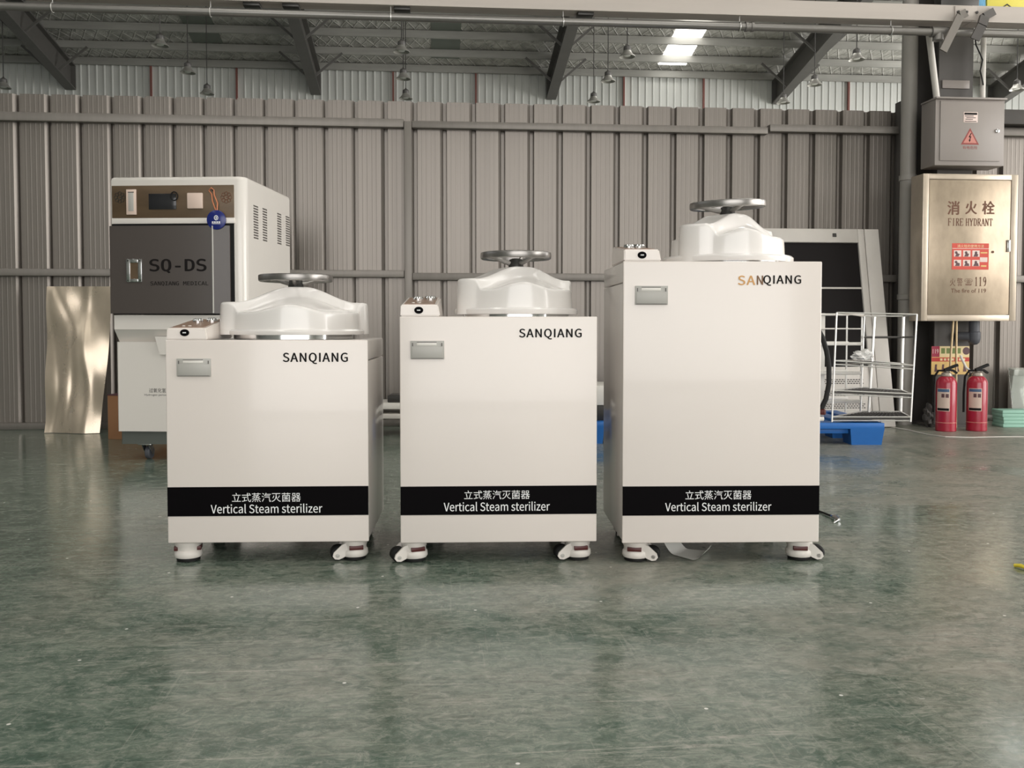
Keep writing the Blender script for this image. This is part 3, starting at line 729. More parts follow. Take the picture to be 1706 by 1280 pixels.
x, zz = lh(1654, 420); MB().lathe([(0.008, 0), (0.008, 0.004)], 12, c=(x, -0.008, zz), mtx=Matrix.Rotation(R(90), 3, 'X')).build('keyhole', M['etch'], hd)

# below the cabinet: poster on the column, rods, elbow
def lc(u, v): a, b = onB(u, v, -.402); return a, b
a, b = lc(1552, 577); c_, d_ = lc(1614, 624)
po = empty('safety_poster'); inB(po, (a + c_) / 2, -0.402, d_); tag(po, 'yellow and red safety poster stuck on the column below the hydrant cabinet', 'poster')
pw_, ph = (c_ - a) / 2, b - d_
MB().box(-pw_, pw_, -0.002, 0.0015, 0, ph).build('sheet', M['posteryellow'], po, smooth=0)
MB().box(-pw_, -pw_ * 0.58, -0.0026, -0.002, ph * 0.62, ph).build('magenta_block', M['postermag'], po, smooth=0)
text('119', M['signwhite'], po, -pw_ * 0.79, ph * 0.82, pw_ * 0.3, ph * 0.16, -0.003)
MB().box(-pw_ * 0.58, pw_, -0.0026, -0.002, ph * 0.62, ph).build('cream_block', M['postercream'], po, smooth=0)
mb = MB()
for k in range(4): mb.box(-pw_ * 0.5 + k * pw_ * 0.28, -pw_ * 0.5 + k * pw_ * 0.28 + pw_ * 0.2, -0.0031, -0.0026, ph * 0.74, ph * 0.93)
mb.build('heading_marks', M['postergreen'], po, smooth=0)
MB().lathe([(0.026, 0), (0.026, 0.0005)], 16, c=(pw_ * 0.83, -0.0027, ph * 0.83), mtx=Matrix.Rotation(R(90), 3, 'X')).build('emblem', M['labeldark'], po)
MB().box(-pw_, pw_, -0.0026, -0.002, ph * 0.46, ph * 0.60).build('red_band', M['posterred'], po, smooth=0)
mb = MB()
for k in range(7): mb.box(-pw_ * 0.55 + k * pw_ * 0.2, -pw_ * 0.55 + k * pw_ * 0.2 + pw_ * 0.13, -0.0031, -0.0026, ph * 0.49, ph * 0.57)
mb.build('band_marks', M['postercream'], po, smooth=0)
mb = MB()
for k in range(5):
    x = -pw_ * 0.75 + k * pw_ * 0.38
    mb.prism([(x - 0.012, ph * 0.1), (x + 0.014, ph * 0.1), (x + 0.004, ph * 0.24), (x + 0.006, ph * 0.36), (x - 0.008, ph * 0.36)], -0.0031, -0.0021, 'y')
mb.build('figures', M['labeldark'], po, smooth=0)
zc = hz0
o = TB('brass_rod', [(onB(1588, 540, -.47)[0], -.47, zc), (onB(1576, 690, -.45)[0], -.45, 0.0)], 0.0075, M['brass'], 'thin brass rod sloping down left from the hydrant cabinet', 'rod')
o = TB('brass_rod', [(onB(1593.5, 540, -.47)[0], -.47, zc), (onB(1593.5, 640, -.455)[0], -.455, 0.0)], 0.0075, M['brass'], 'thin upright brass rod, right one of two below the hydrant cabinet', 'rod')
xe = onB(1623, 555, -.47)[0]
el = empty('drain_elbow'); inB(el, xe, -0.47, 0); tag(el, 'blue-grey plastic pipe elbow hanging below the hydrant cabinet', 'pipe')
ze = onB(1623, 572, -.47)[1]
MB().lathe([(0.0, ze - 0.012), (0.02, ze - 0.008), (0.034, ze + 0.006), (0.040, ze + 0.03), (0.040, ze + 0.075), (0.034, ze + 0.08), (0.034, zc)], 22).build('drop_pipe', M['elbow'], el)
MB().cyl((-0.03, 0, ze + 0.045), (-0.09, 0.05, ze + 0.045), 0.032, 18).build('side_branch', M['elbow'], el)

# fire extinguishers
def make_extinguisher():
    t = empty('fire_extinguisher'); r = 0.064
    MB().lathe([(r - 0.004, 0), (r, 0.004), (r, 0.055), (r - 0.003, 0.058), (r, 0.061), (r, 0.318), (r - 0.004, 0.335), (r - 0.016, 0.354), (r - 0.034, 0.366), (0.022, 0.372), (0.022, 0.376)], 40).build('cylinder', M['extred'], t)
    MB().lathe([(r + 0.0003, 0.056), (r + 0.0012, 0.0585), (r + 0.0003, 0.061)], 40, cap=False).build('base_line', M['warnpink'], t)
    MB().lathe([(0.034, 0.362), (0.036, 0.368), (0.030, 0.385), (0.017, 0.392), (0.017, 0.41), (0.0, 0.412)], 24).build('valve', M['extneck'], t)
    vs = []; fs = []; n = 12                                             # wrapped label
    a0, a1 = R(-172), R(-96)
    for k in range(n + 1):
        a = a0 + (a1 - a0) * k / n
        for z in (0.135, 0.285): vs.append(((r + 0.001) * math.cos(a), (r + 0.001) * math.sin(a), z))
    for k in range(n): fs.append((2 * k, 2 * k + 2, 2 * k + 3, 2 * k + 1))
    lb = MB().add(vs, fs).build('label', M['label'], t)
    def patch(z0, z1, q0, q1, m, nm):
        vs = []; fs = []
        for k in range(9):
            a = a0 + (a1 - a0) * (q0 + (q1 - q0) * k / 8)
            for z in (z0, z1): vs.append(((r + 0.0016) * math.cos(a), (r + 0.0016) * math.sin(a), z))
        for k in range(8): fs.append((2 * k, 2 * k + 2, 2 * k + 3, 2 * k + 1))
        MB().add(vs, fs).build(nm, m, lb)
    patch(0.262, 0.281, .05, .95, M['labelblue'], 'label_heading'); patch(0.139, 0.155, .05, .95, M['ink'], 'label_footer')
    patch(0.225, 0.250, .40, .62, M['labeldark'], 'label_picture'); patch(0.225, 0.250, .70, .92, M['labeldark'], 'label_picture')
    mb = MB(); mb.bar((-0.02, -0.01, 0.405), (0.062, -0.02, 0.440), 0.026, 0.016); mb.build('top_lever', M['rubber'], t, smooth=0)
    mb = MB(); mb.bar((-0.02, -0.01, 0.402), (0.03, -0.016, 0.405), 0.026, 0.012); mb.bar((0.03, -0.016, 0.405), (0.058, -0.02, 0.385), 0.026, 0.012); mb.build('carry_handle', M['rubber'], t, smooth=0)
    MB().tube([(-0.018, 0.005, 0.40), (-0.045, 0.02, 0.40), (-0.065, 0.035, 0.36), (-0.066, 0.045, 0.25), (-0.064, 0.046, 0.12)], 0.007, 8).build('hose', M['rubber'], t)
    return t
ex0 = make_extinguisher()
p = on_floor(1581.5, 719.5); ex0.location = (p.x, p.y + 0.05, 0); tag(ex0, 'red fire extinguisher under the hydrant cabinet, left one in front of the brass rods', 'fire extinguisher', 'fire extinguishers under the hydrant cabinet')
ex1 = copy_tree(ex0); p = on_floor(1633, 719); ex1.location = (p.x, p.y + 0.05, 0); ex1.rotation_euler = (0, 0, R(6))
tag(ex1, 'red fire extinguisher under the hydrant cabinet, right one with pale hose behind', 'fire extinguisher', 'fire extinguishers under the hydrant cabinet')
MB().tube([(-0.02, 0.03, 0.385), (-0.05, 0.05, 0.42), (-0.075, 0.06, 0.48), (-0.08, 0.065, 0.5)], 0.008, 8).build('pale_hose', M['conduit'], ex1)

# stacked mint boards, acrylic sheet and white box at the right edge
p = on_floor(1672, 713); 
zz = 0.0; LBL = ['lowest', 'second from bottom', 'middle', 'second from top', 'topmost']
for k in range(5):
    dx = random.uniform(-0.006, 0.006)
    o = MB().box(0, 0.40, 0, 0.15, 0.0, 0.0235, 0.004).build('mint_board', M['mint']); o.location = (p.x + 0.008 + dx, p.y + 0.02 + random.uniform(-.004, .004), zz); zz += 0.0235
    tag(o, 'mint-green board at the right picture edge, %s of its stack' % LBL[k], 'board', 'stack of mint boards')
a, b = onB(1666, 612, -.06); c_, d_ = onB(1697, 612, -.06)
o = MB().box(0, 0.34, -0.004, 0.004, 0, 0.40, 0.001).build('acrylic_sheet', M['acrylic']); inB(o, a - 0.02, -0.265, 0.004); o.rotation_euler = (R(-11), 0, AB); tag(o, 'clear acrylic sheet leaning against the wall behind the mint boards', 'sheet')
a, b = onB(1697, 620, -.20)
wb = empty('storage_box'); inB(wb, a, -0.16, 0); tag(wb, 'white box against the wall at the right edge behind the mint boards', 'box')
MB().box(0, 0.45, -0.0, 0.08, 0, 0.33, 0.004).build('box_body', M['whitebox'], wb); MB().box(-0.004, 0.454, -0.006, 0.084, 0.33, 0.375, 0.004).build('box_lid', M['whitebox'], wb)

# ------------------------------------------------------------------ white door frame leaning at the wall, right
f0 = onB(1240, 400, -.18)[0]; f1 = onB(1471, 400, -.18)[0]
dfw = f1 - f0
df = empty('door_panel'); inB(df, f0, -0.38, 0); df.rotation_euler = (R(-12), 0, AB)
tag(df, 'large white door panel with black glazing leaning on the wall behind the wire rack', 'door')
dH = 1.41
st = 0.155; tp = 0.10
mb = MB(); mb.box(0, 0.12, -0.025, 0.025, 0, dH, 0.004); mb.box(dfw - 0.105, dfw, -0.025, 0.025, 0, dH, 0.004); mb.box(dfw - st, dfw - 0.109, -0.025, 0.025, 0, dH, 0.004)
mb.box(0.12, dfw - st, -0.025, 0.025, dH - tp, dH, 0.004); mb.box(0.12, dfw - st, -0.025, 0.025, 0, 0.05, 0.004)
mb.build('door_frame', M['framewhite'], df)
MB().box(0.12, dfw - st, -0.008, 0.008, 0.42, dH - tp).build('black_pane', M['glassdark'], df, smooth=0)
MB().box(0.12, dfw - st, -0.013, -0.008, 0.975, 0.987).build('glazing_bar', M['framewhite'], df, smooth=0)
lpn = MB().box(0.12, dfw - st, -0.016, 0.012, 0.05, 0.42, 0.002).build('lower_panel', M['framewhite'], df)
for z0 in (0.30, 0.22, 0.13):
    mb = MB()
    for r2 in range(3):
        for k in range(16): mb.box(dfw - st - 0.36 + k * 0.02 - (r2 % 2) * .01, dfw - st - 0.346 + k * 0.02 - (r2 % 2) * .01, -0.0168, -0.0158, z0 + r2 * 0.013, z0 + 0.007 + r2 * 0.013)
    mb.build('vent_holes', M['darkgrey'], lpn, smooth=0)
x = dfw * 0.66; MB().box(x, x + 0.025, -0.032, -0.024, dH - 0.06, dH - 0.035, mtx=None).build('hinge_hole', M['darkmetal'], df, smooth=0)

# ------------------------------------------------------------------ blue pallets, racks
def make_pallet(Lx, Dy):
    t = empty('plastic_pallet'); h = 0.13
    mb = MB(); n = 9
    mb.box(0, Lx, 0, 0.10, h - 0.035, h, 0.004); mb.box(0, Lx, Dy - 0.10, Dy, h - 0.035, h, 0.004)
    for k in range(n):
        x = k * (Lx - 0.085) / (n - 1); mb.box(x, x + 0.085, 0.10, Dy - 0.10, h - 0.022, h, 0.003)
    mb.build('deck', M['pallet'], t)
    for ix in range(3):
        for iy in range(3):
            x = ix * (Lx - 0.20) / 2; y = iy * (Dy - 0.16) / 2
            b = MB(); q = 0.012
            b.add([(x + q, y + q, 0), (x + 0.2 - q, y + q, 0), (x + 0.2 - q, y + 0.16 - q, 0), (x + q, y + 0.16 - q, 0), (x, y, h - 0.03), (x + 0.2, y, h - 0.03), (x + 0.2, y + 0.16, h - 0.03), (x, y + 0.16, h - 0.03)],
                  [(0, 1, 2, 3), (4, 5, 6, 7), (0, 1, 5, 4), (1, 2, 6, 5), (2, 3, 7, 6), (3, 0, 4, 7)])
            b.build('foot', M['pallet'], t, smooth=0)
    for iy in (0, 2):
        y = iy * (Dy - 0.16) / 2 + 0.03; MB().box(0.2, Lx - 0.2, y, y + 0.1, h - 0.065, h - 0.036, 0.003).build('stringer', M['pallet'], t)
    return t
YP = on_floor(1450, 742).y
pl = make_pallet(1.2, 0.80); xr = (1476 - 853) / F * YP
pl.location = (xr - 1.2, YP, 0); tag(pl, 'blue plastic pallet under the wire rack right of the tall sterilizer', 'pallet', 'blue pallets')
pl2 = copy_tree(pl); pl2.location = (xr - 2.16 - 0.02, YP + 0.06, 0)
for ch in list(pl2.children): pass
pl2.scale = (0.78, 1, 1)
tag(pl2, 'blue plastic pallet glimpsed in the gap between the middle and tall sterilizers', 'pallet', 'blue pallets')

# chrome wire rack
YR = YP + 0.02
def at(u, v, Y): 
    d = ray(u, v); t = Y / d.y; return Vector((d.x * t, Y, HC + d.z * t))
zb_ = 0.135
rk = empty('wire_rack', (0, 0, 0)); tag(rk, 'tall zinc wire rack with dark perforated shelves standing on the blue pallet', 'rack')
yb2 = YR + 0.34
FL0, FL1 = at(1386, 700, YR), at(1394, 521, YR); FR0, FR1 = at(1517, 708, YR), at(1527.5, 524, YR)
BL0, BL1 = at(1434, 692, yb2), at(1440, 527, yb2); BR0, BR1 = at(1500, 702, yb2), at(1505, 527, yb2)
ML0, ML1 = at(1447, 694, yb2), at(1457, 528, yb2)
rk.location = (FL0.x, YR, zb_)
O = Vector(rk.location)
for p in (FL0, FR0, BL0, BR0, ML0): p.z = zb_
for a, b, r in ((FL0, FL1, 0.0055), (FR0, FR1, 0.0055), (BL0, BL1, 0.005), (BR0, BR1, 0.0105), (ML0, ML1, 0.0095)):
    MB().cyl(a - O, b - O, r, 10).build('post', M['wire'], rk)
def lerp(a, b, t): return a + (b - a) * t
def shelf(t, m, n, fill, dz=(0, 0)):
    fl_, fr_, bl_, br_ = lerp(FL0, FL1, t), lerp(FR0, FR1, t), lerp(BL0, BL1, t), lerp(BR0, BR1, t)
    for p in (fl_, bl_): p.z += dz[0]
    for p in (fr_, br_): p.z += dz[1]
    mb = MB()
    for a, b in ((fl_, fr_), (bl_, br_), (fl_, bl_), (fr_, br_)):
        mb.cyl(a - O, b - O, 0.0045, 8); 
        if fill: mb.cyl(a - O - Vector((0, 0, .022)), b - O - Vector((0, 0, .022)), 0.0035, 8)
    sh_ = mb.build('shelf', M['wire'], rk)
    if fill:
        mb = MB(); vs = [p - O - Vector((0, 0, .004)) for p in (fl_, fr_, br_, bl_)]
        for k in range(1, 15): mb.cyl(lerp(vs[0], vs[1], k / 15), lerp(vs[3], vs[2], k / 15), 0.0022, 5)
        for k in range(1, 8): mb.cyl(lerp(vs[0], vs[3], k / 8), lerp(vs[1], vs[2], k / 8), 0.0022, 5)
        if fill == 2:
            v2 = [p - Vector((0, 0, 0.006)) for p in vs]; v3 = [p - Vector((0, 0, .012)) for p in vs]
            mb.add(v2 + v3, [(0, 1, 2, 3), (4, 5, 6, 7), (0, 1, 5, 4), (1, 2, 6, 5), (2, 3, 7, 6), (3, 0, 4, 7)])
        mb.build('shelf_mesh', M['darkgrey'], sh_, smooth=0)
shelf(1.0, None, 0, 0); shelf(0.045, None, 0, 2); shelf(0.27, None, 0, 2, (0.012, -0.006)); shelf(0.545, None, 0, 1, (0.01, -0.012))
t3 = 0.79; mb = MB(); a, b, c_ = lerp(BL0, BL1, t3), lerp(BR0, BR1, t3), lerp(FR0, FR1, t3)
mb.cyl(a - O, b - O, 0.007, 8); mb.cyl(b - O, c_ - O, 0.006, 8); mb.build('shelf_rail', M['darkgrey'], rk)
# crumpled bag on the rack
sp_ = at(1437, 598, YR + 0.17)
bmh = bmesh.new(); bmesh.ops.create_icosphere(bmh, subdivisions=3, radius=1.0)
for v in bmh.verts:
    n = v.co.normalized(); k = 1 + 0.28 * math.sin(7 * n.x + 3 * n.y) * math.sin(6 * n.z + 2) + random.uniform(-.14, .14)
    v.co = Vector((n.x * 0.060 * k, n.y * 0.045 * k, max(-0.018, n.z * 0.036 * k + 0.016 * max(0, 1 - abs(n.x - .5) * 3))))
zs = lerp(FL0, FL1, .545).z + 0.012
o = MB().bm(bmh).build('plastic_bag', M['bag'], smooth=0); o.location = (sp_.x, sp_.y, zs + 0.018); tag(o, 'crumpled clear plastic bag lying on a middle shelf of the wire rack', 'bag')

# white instrument rack behind the tall sterilizer
YQ = YP + 0.42
wr = empty('shelf_rack', (0, 0, 0)); tag(wr, 'white slotted shelf rack on the blue pallet between tall sterilizer and wire rack', 'rack')
q1, q0 = at(1435, 600, YQ).x, at(1318, 600, YQ).x
wr.location = (q0, YQ, 0.13)
ztp = at(1435, 522, YQ).z - 0.13
for xx, yy in ((0, 0), (q1 - q0, 0), (0, 0.26), (q1 - q0, 0.26)):
    MB().box(xx - 0.005, xx + 0.005, yy - 0.005, yy + 0.005, 0, ztp).build('post', M['wire'], wr, smooth=0)
for v, th in ((548, 0.008), (573, 0.020), (622, 0.020), (669, 0.020), (524, 0.012)):
    zz = at(1400, v, YQ).z - 0.13
    for ya in (-0.012, 0.248): MB().box(-0.01, q1 - q0 + 0.012, ya, ya + 0.024, zz - th / 2, zz + th / 2, 0.003).build('shelf_rail', M['whitebar'], wr)
xq = at(1373, 540, YQ).x - q0
MB().box(xq - 0.016, xq + 0.010, 0.01, 0.03, 0, ztp).build('upright_panel', M['whitebar'], wr, smooth=0)

# low white frame and box glimpsed in the gaps
YL = 5.75
a, b = at(600, 677, YL), at(838, 677, YL)
lf = empty('low_frame', (a.x, YL, 0)); tag(lf, 'low white frame on the floor behind the middle sterilizer, seen in the left gap', 'frame')
z1_, z2_ = at(650, 672, YL).z, at(650, 682, YL).z
MB().box(0, b.x - a.x, 0, 0.30, z2_, z1_, 0.003).build('top_board', M['whitebar'], lf)
z3_, z4_ = at(650, 690, YL).z, at(650, 698, YL).z
MB().box(0, b.x - a.x, 0.0, 0.30, z4_, z3_, 0.003).build('lower_board', M['framewhite'], lf)
for x in (0.02, (b.x - a.x) / 2, b.x - a.x - 0.08): 
    MB().box(x, x + 0.06, 0.03, 0.27, 0, z4_).build('foot', M['darkmetal'], lf, smooth=0); MB().box(x, x + 0.06, 0.05, 0.25, z3_, z2_).build('spacer', M['darkmetal'], lf, smooth=0)
o = MB().box(0, 0.5, 0, 0.2, 0, 0.045, 0.006).build('tool_case', M['darkmetal']); o.location = (at(644, 670, YL).x, YL + 0.04, z1_); tag(o, 'flat dark case lying on the low white frame', 'case')
YW = YP + 0.14; a = at(950, 650, YW); 
o = empty('carton', (a.x, YW, 0.13)); tag(o, 'white carton on the blue pallet, seen in the gap left of the tall sterilizer', 'box')
MB().box(0, 0.72, 0, 0.4, 0, 0.09, 0.003).build('carton_base', M['darkmetal'], o)
MB().box(0, 0.72, 0, 0.4, 0.092, at(1000, 643, YW).z - 0.13, 0.004).build('carton_top', M['whitebar'], o)

# ------------------------------------------------------------------ polished sheet and carton at the left
SB = 0.02
s0, s1 = at(72, 717, 5.93), at(181, 717, 5.93)
zt_ = at(110, 477, 6.02).z
x0, x1 = at(78, 477, 6.05).x, at(188, 477, 6.05).x
vs = []; fs = []; nx, nz = 40, 64
for j in range(nz + 1):
    t = j / nz
    for i in range(nx + 1):
        s = i / nx
        xa = s0.x + (x0 - s0.x) * t; xb = (s1.x - 0.06) + (x1 - s1.x + 0.06) * t
        warp = 0.016 * math.sin(3.6 * t * PI + 0.8 + s) * math.cos(PI * s * 1.6) + 0.007 * math.sin(s * 6 + t * 4) + 0.012 * (2 * s - 1) ** 2 * math.sin(PI * t)
        if s < 0.3: warp += 0.010 * (0.3 - s) / 0.3 * math.sin(8 * t)
        for ax, dirn in ((0.36 + 0.10 * math.sin(3.0 * t + 0.4) - 0.26 * max(0, t - 0.72) * 3.0, 1), (0.60 + 0.16 * (1 - t) + 0.03 * math.sin(7 * t), -1), (0.14 + 0.10 * math.sin(5 * t), 1)):
            warp += dirn * 0.0055 * math.exp(-((s - ax) / 0.055) ** 2)
        vs.append((xa + (xb - xa) * s, 5.93 + 0.12 * t + warp, 0.003 + (zt_ - 0.003) * t))
nv = len(vs)
for j in range(nz):
    for i in range(nx): q = j * (nx + 1) + i; fs.append((q, q + 1, q + nx + 2, q + nx + 1))
vs2 = [(a, b + 0.003, c) for a, b, c in vs]
fs2 = [tuple(k + nv for k in f) for f in fs]
ed = [(j * (nx + 1), (j + 1) * (nx + 1)) for j in range(nz)] + [(j * (nx + 1) + nx, (j + 1) * (nx + 1) + nx) for j in range(nz)] + [(i, i + 1) for i in range(nx)] + [(nz * (nx + 1) + i, nz * (nx + 1) + i + 1) for i in range(nx)]
fs3 = [(a, b, b + nv, a + nv) for a, b in ed]
o = MB().add(vs + vs2, fs + fs2 + fs3).build('steel_sheet', M['sheet'], smooth=60)
tag(o, 'warped polished steel sheet leaning against the partition wall at the left', 'sheet')
p = on_floor(180, 732)
ct = empty('cardboard_box', (p.x, p.y, 0), R(-14)); tag(ct, 'brown cardboard box on the floor between steel sheet and cabinet', 'box')
MB().box(0, 0.30, 0, 0.20, 0, 0.27, 0.003).build('box_body', M['card'], ct)
MB().prism([(0, 0.27), (0.30, 0.27), (0.29, 0.285), (0.2, 0.278), (0.1, 0.29), (0.0, 0.276)], -0.002, 0.002, 'y').build('torn_flap', M['labeldark'], ct, smooth=0)

# ------------------------------------------------------------------ grey and white cabinet sterilizer at the left
AS = R(-3.0); YS = 4.70
px_, py_ = at(292, 500, YS).x, YS
sq = empty('cabinet_sterilizer', (px_, py_, 0), AS); tag(sq, 'tall white cabinet sterilizer with bronze control strip and dark grey door', 'sterilizer')
def ls(u, v, off=0.0): return on_plane(u, v, px_, py_, AS, off)
xl = ls(187, 500)[0]; xr = ls(413, 400, 0.03)[0]
z_top = ls(300, 294)[1]; z_sb0 = ls(300, 309)[1]; z_sb1 = ls(300, 363)[1]; z_d1 = ls(300, 377)[1]; z_d0 = ls(300, 524)[1]
z_p0 = ls(230, 720)[1]; z_b0 = ls(230, 742)[1]; z_r1 = ls(230, 549)[1]; z_r0 = ls(230, 570)[1]
Ds = 0.76
def plan(xa, xb, ya, yb, r, n=6):
    pts = [(xa, yb), (xa, ya + 0.006), (xa + 0.006, ya)]
    for k in range(n + 1):
        a = -PI / 2 + (PI / 2) * k / n; pts.append((xb - r + r * math.cos(a), ya + r + r * math.sin(a)))
    pts.append((xb, yb)); return pts
mb = MB(); rr = 0.045
rings = [(z_d0, 0.0), (z_top - 0.02, 0.0), (z_top - 0.008, 0.003), (z_top - 0.002, 0.009), (z_top, 0.018)]
vs = []; fs = []; n0 = None
for z, ins in rings:
    pts = plan(xl + ins, xr - ins, ins, Ds - ins, rr - ins * .5); n0 = len(pts); vs += [(a, b, z) for a, b in pts]
for i in range(len(rings) - 1):
    for k in range(n0): k2 = (k + 1) % n0; fs.append((i * n0 + k, i * n0 + k2, (i + 1) * n0 + k2, (i + 1) * n0 + k))
fs.append(tuple(range(n0 - 1, -1, -1))); fs.append(tuple((len(rings) - 1) * n0 + k for k in range(n0)))
mb.add(vs, fs); mb.build('upper_body', M['sqwhite'], sq, smooth=50)
# lower body, a bit narrower, with a recessed front and a top band
xl2 = ls(190, 600)[0]
MB().prism(plan(xl2, xr, 0.0, Ds, rr), z_r1, z_d0 - 0.004, 'z').build('lower_band', M['sqwhite'], sq)
MB().prism(plan(xl2 + .002, xr, 0.026, Ds, rr), z_p0, z_r0, 'z').build('lower_body', M['sqwhite'], sq)
MB().prism([(0.004, z_r1), (0.060, z_r0), (Ds, z_r0), (Ds, z_r1)], xl2 + .002, xr - 0.004, 'x').build('grip_recess', M['sqwhite'], sq, smooth=0)
xq0 = ls(258, 560)[0]
mb = MB().add([(xq0, 0.0, z_r1 - 0.03), (xr - 0.08, 0.0, z_r1 - 0.03), (xr - 0.08, 0.0, z_p0 + 0.1), (xq0 + 0.03, 0.0, z_p0 + 0.1), (xq0 - 0.0, 0.03, z_r1 - 0.03), (xr - 0.08, 0.03, z_r1 - 0.03), (xr - 0.08, 0.03, z_p0 + 0.1), (xq0 + 0.03, 0.03, z_p0 + 0.1)],
              [(0, 1, 2, 3), (7, 6, 5, 4), (0, 4, 5, 1), (1, 5, 6, 2), (2, 6, 7, 3), (3, 7, 4, 0)])
xa = ls(257, 562)[0]; xb = ls(265, 590)[0]
zA, zB = ls(257, 561)[1], ls(265, 590)[1]
MB().prism([(xa, zA), (xb, zB), (xb + 0.004, zB - 0.004), (xr - 0.07, zB - 0.004), (xr - 0.07, zA)], 0.006, 0.03, 'y').build('raised_panel', M['sqwhite'], sq, smooth=0)
MB().prism(plan(xl2 + 0.01, xr - 0.01, 0.045, Ds - 0.02, rr), z_b0, z_p0, 'z').build('plinth', M['plinth'], sq)
# control strip
xc0, xc1 = ls(187, 330)[0], ls(390, 330)[0]
cs = MB().box(xc0, xc1, -0.006, 0.004, z_sb1, z_sb0, 0.0015).build('control_strip', M['bronze'], sq)
def rect(u0, v0, u1, v1): 
    a, b = ls(u0, v0, -.006); c, d = ls(u1, v1, -.006); return a, c, d, b
a, c, d, b = rect(211, 316, 228, 358)
pr = MB().box(a, c, -0.014, -0.006, d, b, 0.002).build('printer', M['button'], cs)
MB().box(a + 0.012, c - 0.012, -0.0165, -0.0138, d + 0.018, b - 0.018, 0.001).build('printer_cover', M['printer'], pr)
MB().box(a + 0.010, c - 0.010, -0.0150, -0.0138, b - 0.017, b - 0.012).build('paper_slot', M['printerdark'], pr)
a, c, d, b = rect(248, 323, 294, 349); MB().box(a, c, -0.010, -0.006, d, b, 0.001).build('screen', M['screen'], cs)
mb = MB(); x, zz = ls(291, 327, -.006); ringp = [(x + 0.018 * math.cos(q), -0.012, zz + 0.022 * math.sin(q)) for q in [2 * PI * k / 16 for k in range(16)]]
mb.tube(ringp, 0.003, 6, closed=True); mb.build('cable_loop', M['rubber'], cs)
a, c, d, b = rect(313, 322, 339, 348); MB().box(a, c, -0.020, -0.006, d, b, 0.004).build('push_button', M['button'], cs)
for u in (199.5, 377):
    x, zz = ls(u, 329, -.006); mb = MB()
    for q in range(8):
        an = 2 * PI * q / 8
        mb.tube([(x + 0.020 * math.cos(an) + 0.009 * math.cos(b2), -0.0066, zz + 0.020 * math.sin(an) + 0.009 * math.sin(b2)) for b2 in [2 * PI * k / 10 for k in range(10)]], 0.0016, 5, closed=True)
    mb.tube([(x + 0.012 * math.cos(b2), -0.0066, zz + 0.012 * math.sin(b2)) for b2 in [2 * PI * k / 14 for k in range(14)]], 0.002, 5, closed=True)
    mb.box(x, x + 0.012, -0.0075, -0.0064, zz - 0.002, zz + 0.002); mb.build('emblem', M['etch'] if u > 300 else M['darkmetal'], cs)
MB().box(ls(188, 370)[0], ls(392, 370)[0], -0.012, 0.004, z_d1 + 0.012, z_sb1 - 0.002, 0.002).build('white_ledge', M['sqwhite'], sq)
# door with a chamfered right edge
xd0, xd1, xd2 = ls(188, 450)[0], ls(357, 450)[0], ls(385, 450)[0]
MB().box(xd0, ls(391, 450)[0], -0.004, 0.002, z_d0, z_d1 + 0.012).build('door_seal', M['rubber'], sq, smooth=0)
dd = MB().prism([(xd0, -0.004), (xd0, -0.030), (xd1, -0.030), (xd1 + 0.010, -0.028), (xd2, -0.014), (xd2, -0.004)], z_d0 + 0.004, z_d1, 'z').build('door', M['door'], sq, smooth=20)
MB().cyl((xd1 + 0.004, -0.030, z_d0 + 0.006), (xd1 + 0.004, -0.030, z_d1 - 0.002), 0.004, 10).build('edge_strip', M['printer'], dd)
def rectd(u0, v0, u1, v1): 
    a, b = ls(u0, v0, -.03); c, d = ls(u1, v1, -.03); return a, c, d, b
a, c, d, b = rectd(211, 432, 237, 470)
hb = MB(); w4 = 0.019
hb.box(a, a + w4, -0.036, -0.030, d, b, .001); hb.box(c - w4, c, -0.036, -0.030, d, b, .001); hb.box(a + w4, c - w4, -0.036, -0.030, b - 0.018, b, .001); hb.box(a + w4, c - w4, -0.036, -0.030, d, d + 0.016, .001)
hh_ = hb.build('recessed_handle', M['chrome'], dd)
MB().box(a + w4, c - w4, -0.0315, -0.0302, d + 0.016, b - 0.018).build('handle_recess', M['bronze'], hh_, smooth=0)
for qx, qz in ((a + .008, b - .008), (c - .008, b - .008), (a + .008, d + .008), (c - .008, d + .008)):
    MB().lathe([(0.004, 0), (0.003, 0.0015)], 8, c=(qx, -0.036, qz), mtx=Matrix.Rotation(R(90), 3, 'X')).build('screw', M['darkmetal'], hh_)
PS = F / 4.68
def stext(s, u0, u1, v0, v1, off, m, parent, bold=0.0, space=1.0, fnt=None):
    x, zz = ls((u0 + u1) / 2, (v0 + v1) / 2, off); return text(s, m, parent, x, zz, (u1 - u0) / PS, (v1 - v0) / PS, off - 0.0008, bold=bold, space=space, fnt=fnt)
stext('SQ-DS', 249, 344, 432, 455, -.030, M['ink'], dd, 0.030, 1.0, MONO)
stext('SANQIANG MEDICAL', 250, 348, 469, 476.5, -.030, M['ink'], dd, 0.008, 1.0, MONO)
stext('过氧化氢', 248, 277, 647, 654.5, .0262, M['ink'], sq, 0.0, 1.05)
stext('Hydrogen peroxide', 240, 285, 656.5, 660.5, .0262, M['ink'], sq, 0.0)
